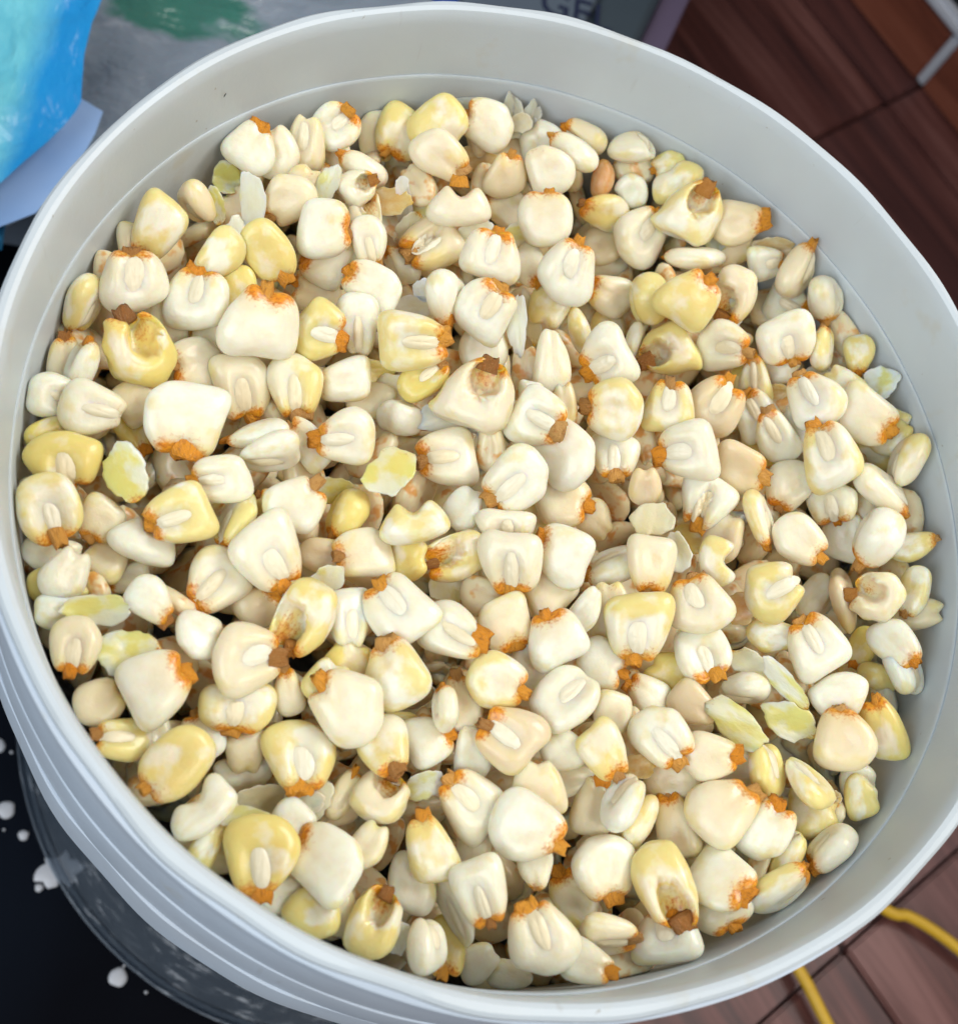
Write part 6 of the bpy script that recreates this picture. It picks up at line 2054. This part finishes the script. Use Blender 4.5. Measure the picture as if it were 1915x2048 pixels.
from collections import Counter
_vis = [r for r in rows if r['lay'] <= 2 and (r['kind'] in ('flake', 'bean') or id(r) in keep)]
def nick(q):
    if q['kind'] == 'flake': return CN[q['col']] + ' flake'
    return CN[q['col']] + ' ' + {'g': 'germ-up', 'b': 'back-up', 's': 'edge-on', 'x': 'torn', 'p': 'split'}.get(q['view'], '') + ' kernel'
def neighbour(r, skip):
    d = sorted((q for q in _vis if q is not r and (q['view'], q['col']) != (r['view'], r['col'])), key=lambda q: math.dist(q['loc'], r['loc']))
    return nick(d[skip])
LAB = {id(r): kernel_label(r) for r in rows if r['kind'] not in ('flake', 'bean') and id(r) in keep}
for skip in (0, 1, 2):
    cnt = Counter(LAB.values())
    for r in rows:
        if id(r) in LAB and cnt[LAB[id(r)]] > 1:
            n_ = neighbour(r, skip); l0 = kernel_label(r).replace('towards the wall, ', '').replace('near the middle, ', 'mid ').replace('against the wall, ', 'wall ').replace('in the middle of the heap', 'centre of heap')
            LAB[id(r)] = l0 + ', by ' + n_
            if len(LAB[id(r)].split()) > 16: LAB[id(r)] = LAB[id(r)].replace(' kernel, ', ', ', 1).replace('blue bag side', 'bag side').replace(', orange tip', '').replace(' back up', '')
            if len(LAB[id(r)].split()) > 16: LAB[id(r)] = ' '.join(LAB[id(r)].split()[:16])
rs = np.random.RandomState(9); extra = []
TINT = {'w': .06, 'c': .62, 'y': .22, 'Y': .55, 'p': .9, 'O': .5, 'h': .7}
YEL = {'w': .10, 'c': .20, 'y': .63, 'Y': .86, 'p': .22, 'O': .25, 'h': .1}
for r in rows:
    if r['kind'] not in ('flake', 'bean') and id(r) not in keep: extra.append(r); continue
    name = {'flake': 'skin_flake', 'bean': 'bean'}.get(r['kind'], 'corn_kernel')
    o = obj(name, shape(r['kind'], r['v'])); o.location = r['loc']; o.rotation_mode = 'QUATERNION'; o.rotation_quaternion = Quaternion(r['q']).normalized()
    o.scale = [d / 2 for d in r['dim']]
    o['tint'] = float(np.clip(TINT[r['col']] + rs.uniform(-.14, .32), 0, 1)); o['yellow'] = float(np.clip(YEL[r['col']] * rs.uniform(.8, 1.15) + rs.uniform(0, .12), 0, 1))
    o['edge'] = -.10 if r['kind'] == 'flake' else .16
    o['rust'] = .85 if r['col'] == 'O' else 0.0; o['husk'] = {'p': .35, 'h': .8}.get(r['col'], 0.0)
    o['stained'] = float(rs.uniform(.75, 1.1)) if (r['tip'] or r['view'] == 'x') else float(rs.choice([0, .12, .3]))
    if r['kind'] == 'bean':
        tag(o, 'smooth orange brown bean lying among the white kernels', 'bean'); continue
    if r['kind'] == 'flake':
        if r['sp'] == 'C': tag(o, 'curled tan chaff scrap sticking up against the wall', 'chaff', 'tuft of chaff scraps')
        else: tag(o, cap('%s skin flake%s, %s' % (CN[r['col']], {1: ' on top', 2: ' half covered'}.get(r['lay'], ' mostly buried'), place(r).replace('towards the wall, ', '').replace('against the wall', 'wall') + (', by ' + neighbour(r, 0)))), 'skin flake', 'torn skin flakes among the kernels')
        continue
    if r['tip']:
        c = obj('tip_cap', (dark_tips if r['view'] == 'x' else tips)[rs.randint(NT_)], None, o); k3 = (rs.uniform(.75, 1.25), rs.uniform(.85, 1.2), rs.uniform(.7, 1.1))
        c.scale = k3; c.location = (rs.uniform(-.07, .07), -.88 * (1 - k3[1]) + rs.uniform(-.03, .05), rs.uniform(-.06, .06)); c.rotation_euler = (rs.uniform(-.2, .2), rs.uniform(-.3, .3), rs.uniform(-.18, .18))
    if r['view'] in 'gps' and r['kind'] in ('plain', 'split') or (r['view'] == 's'): obj('germ', germ(r['kind'], r['v']), None, o)
    tag(o, LAB[id(r)], 'corn kernel', 'corn kernels heaped in the tub')
    if r['sp'] == 'T':
        tag(o, 'two yellowish kernels fused in one lumpy piece against the wall', 'corn kernel', 'corn kernels heaped in the tub')
        c = obj('fused_kernel', shape('plain', 5), None, o)
        for k_ in ('tint', 'yellow', 'rust', 'husk', 'edge'): c[k_] = o[k_]
        c['stained'] = 1.0
        w_ = Matrix.LocRotScale(o.location, o.rotation_quaternion, o.scale)
        q_ = unproject(437, 512, -.0245); d_ = Quaternion((0, 0, 1), math.radians(-20)) @ o.rotation_quaternion
        c.matrix_parent_inverse = Matrix(); c.matrix_basis = w_.inverted() @ Matrix.LocRotScale(Vector(q_.tolist()), d_, Vector((.0052, .0072, .0040)))
        tc = obj('tip_cap', tips[2], None, o); tc.matrix_basis = c.matrix_basis

# deeper kernels seen only through the gaps: one mass
low = np.array([.45, .78, .95, 1.0]); lowb = [make_body(v, 'plain', 16, low)[:2] for v in range(NB)]
AV, AF = [], []; off = 0
def put(V, F, loc, q, dim):
    global off
    R_ = np.array(Quaternion(q).normalized().to_matrix()); AV.append((V * np.array(dim) / 2) @ R_.T + np.array(loc)); AF.extend([tuple(i + off for i in f_) for f_ in F]); off += len(V)
for ln in FILL.strip().split('\n'):
    a = [float(q) for q in ln.split()]; put(*lowb[int(a[0])], [q / 1e3 for q in a[1:4]], a[4:8], (.0145, .0155, .0065))
for r in extra:
    V, F, _ = body_shape(r['kind'], r['v']); put(V, F, r['loc'], r['q'], r['dim'])
o = obj('buried_kernels', mesh('buried_kernels', np.concatenate(AV), AF), M_STUFF)
tag(o, 'mass of deeper corn kernels showing through gaps of the heap', 'corn', kind='stuff')

# crumbs stuck to the tub wall
def on_wall(px, py, r=.1140):
    d = CM @ np.array([(px - 957.5) / FPX, -(py - 1024) / FPX, -1.0]); a = d[0] ** 2 + d[1] ** 2; b = 2 * (CAM[0] * d[0] + CAM[1] * d[1]); c = CAM[0] ** 2 + CAM[1] ** 2 - r * r
    D = b * b - 4 * a * c; t = (-b + math.sqrt(max(D, 0))) / 2 / a; return CAM + t * d
def crumb(px, py, L, W, ang, mat, label, cat, r=.1146):
    p = on_wall(px, py, r); V, F, _ = make_flake(3, 14); o = obj('crumb', mesh('crumb', V * np.array([1, 1, .5]), F), mat); o.location = p.tolist(); s = .36 / FPX
    n = Vector((-p[0], -p[1], 0)).normalized(); t = n.cross(Vector((0, 0, 1))); o.rotation_mode = 'QUATERNION'
    R_ = Matrix((t, Vector((0, 0, 1)), n)).transposed().to_quaternion(); o.rotation_quaternion = R_ @ Quaternion((0, 0, 1), ang); o.scale = (W * s / 2, L * s / 2, min(L, W) * s / 2)
    tag(o, label, cat)
M_CR = plain('crumb', (.70, .70, .55), .5)
crumb(94, 690, 24, 20, .3, M_CR, 'pale crumb stuck to the inside wall on the blue bag side', 'crumb')
crumb(34, 864, 12, 9, .2, M_CR, 'tiny pale crumb on the wall near the tub rim', 'crumb')
crumb(450, 190, 11, 3, .5, plain('dark_speck', (.02, .02, .025), .6), 'thin dark splinter on the grey inside wall', 'splinter', .1150)
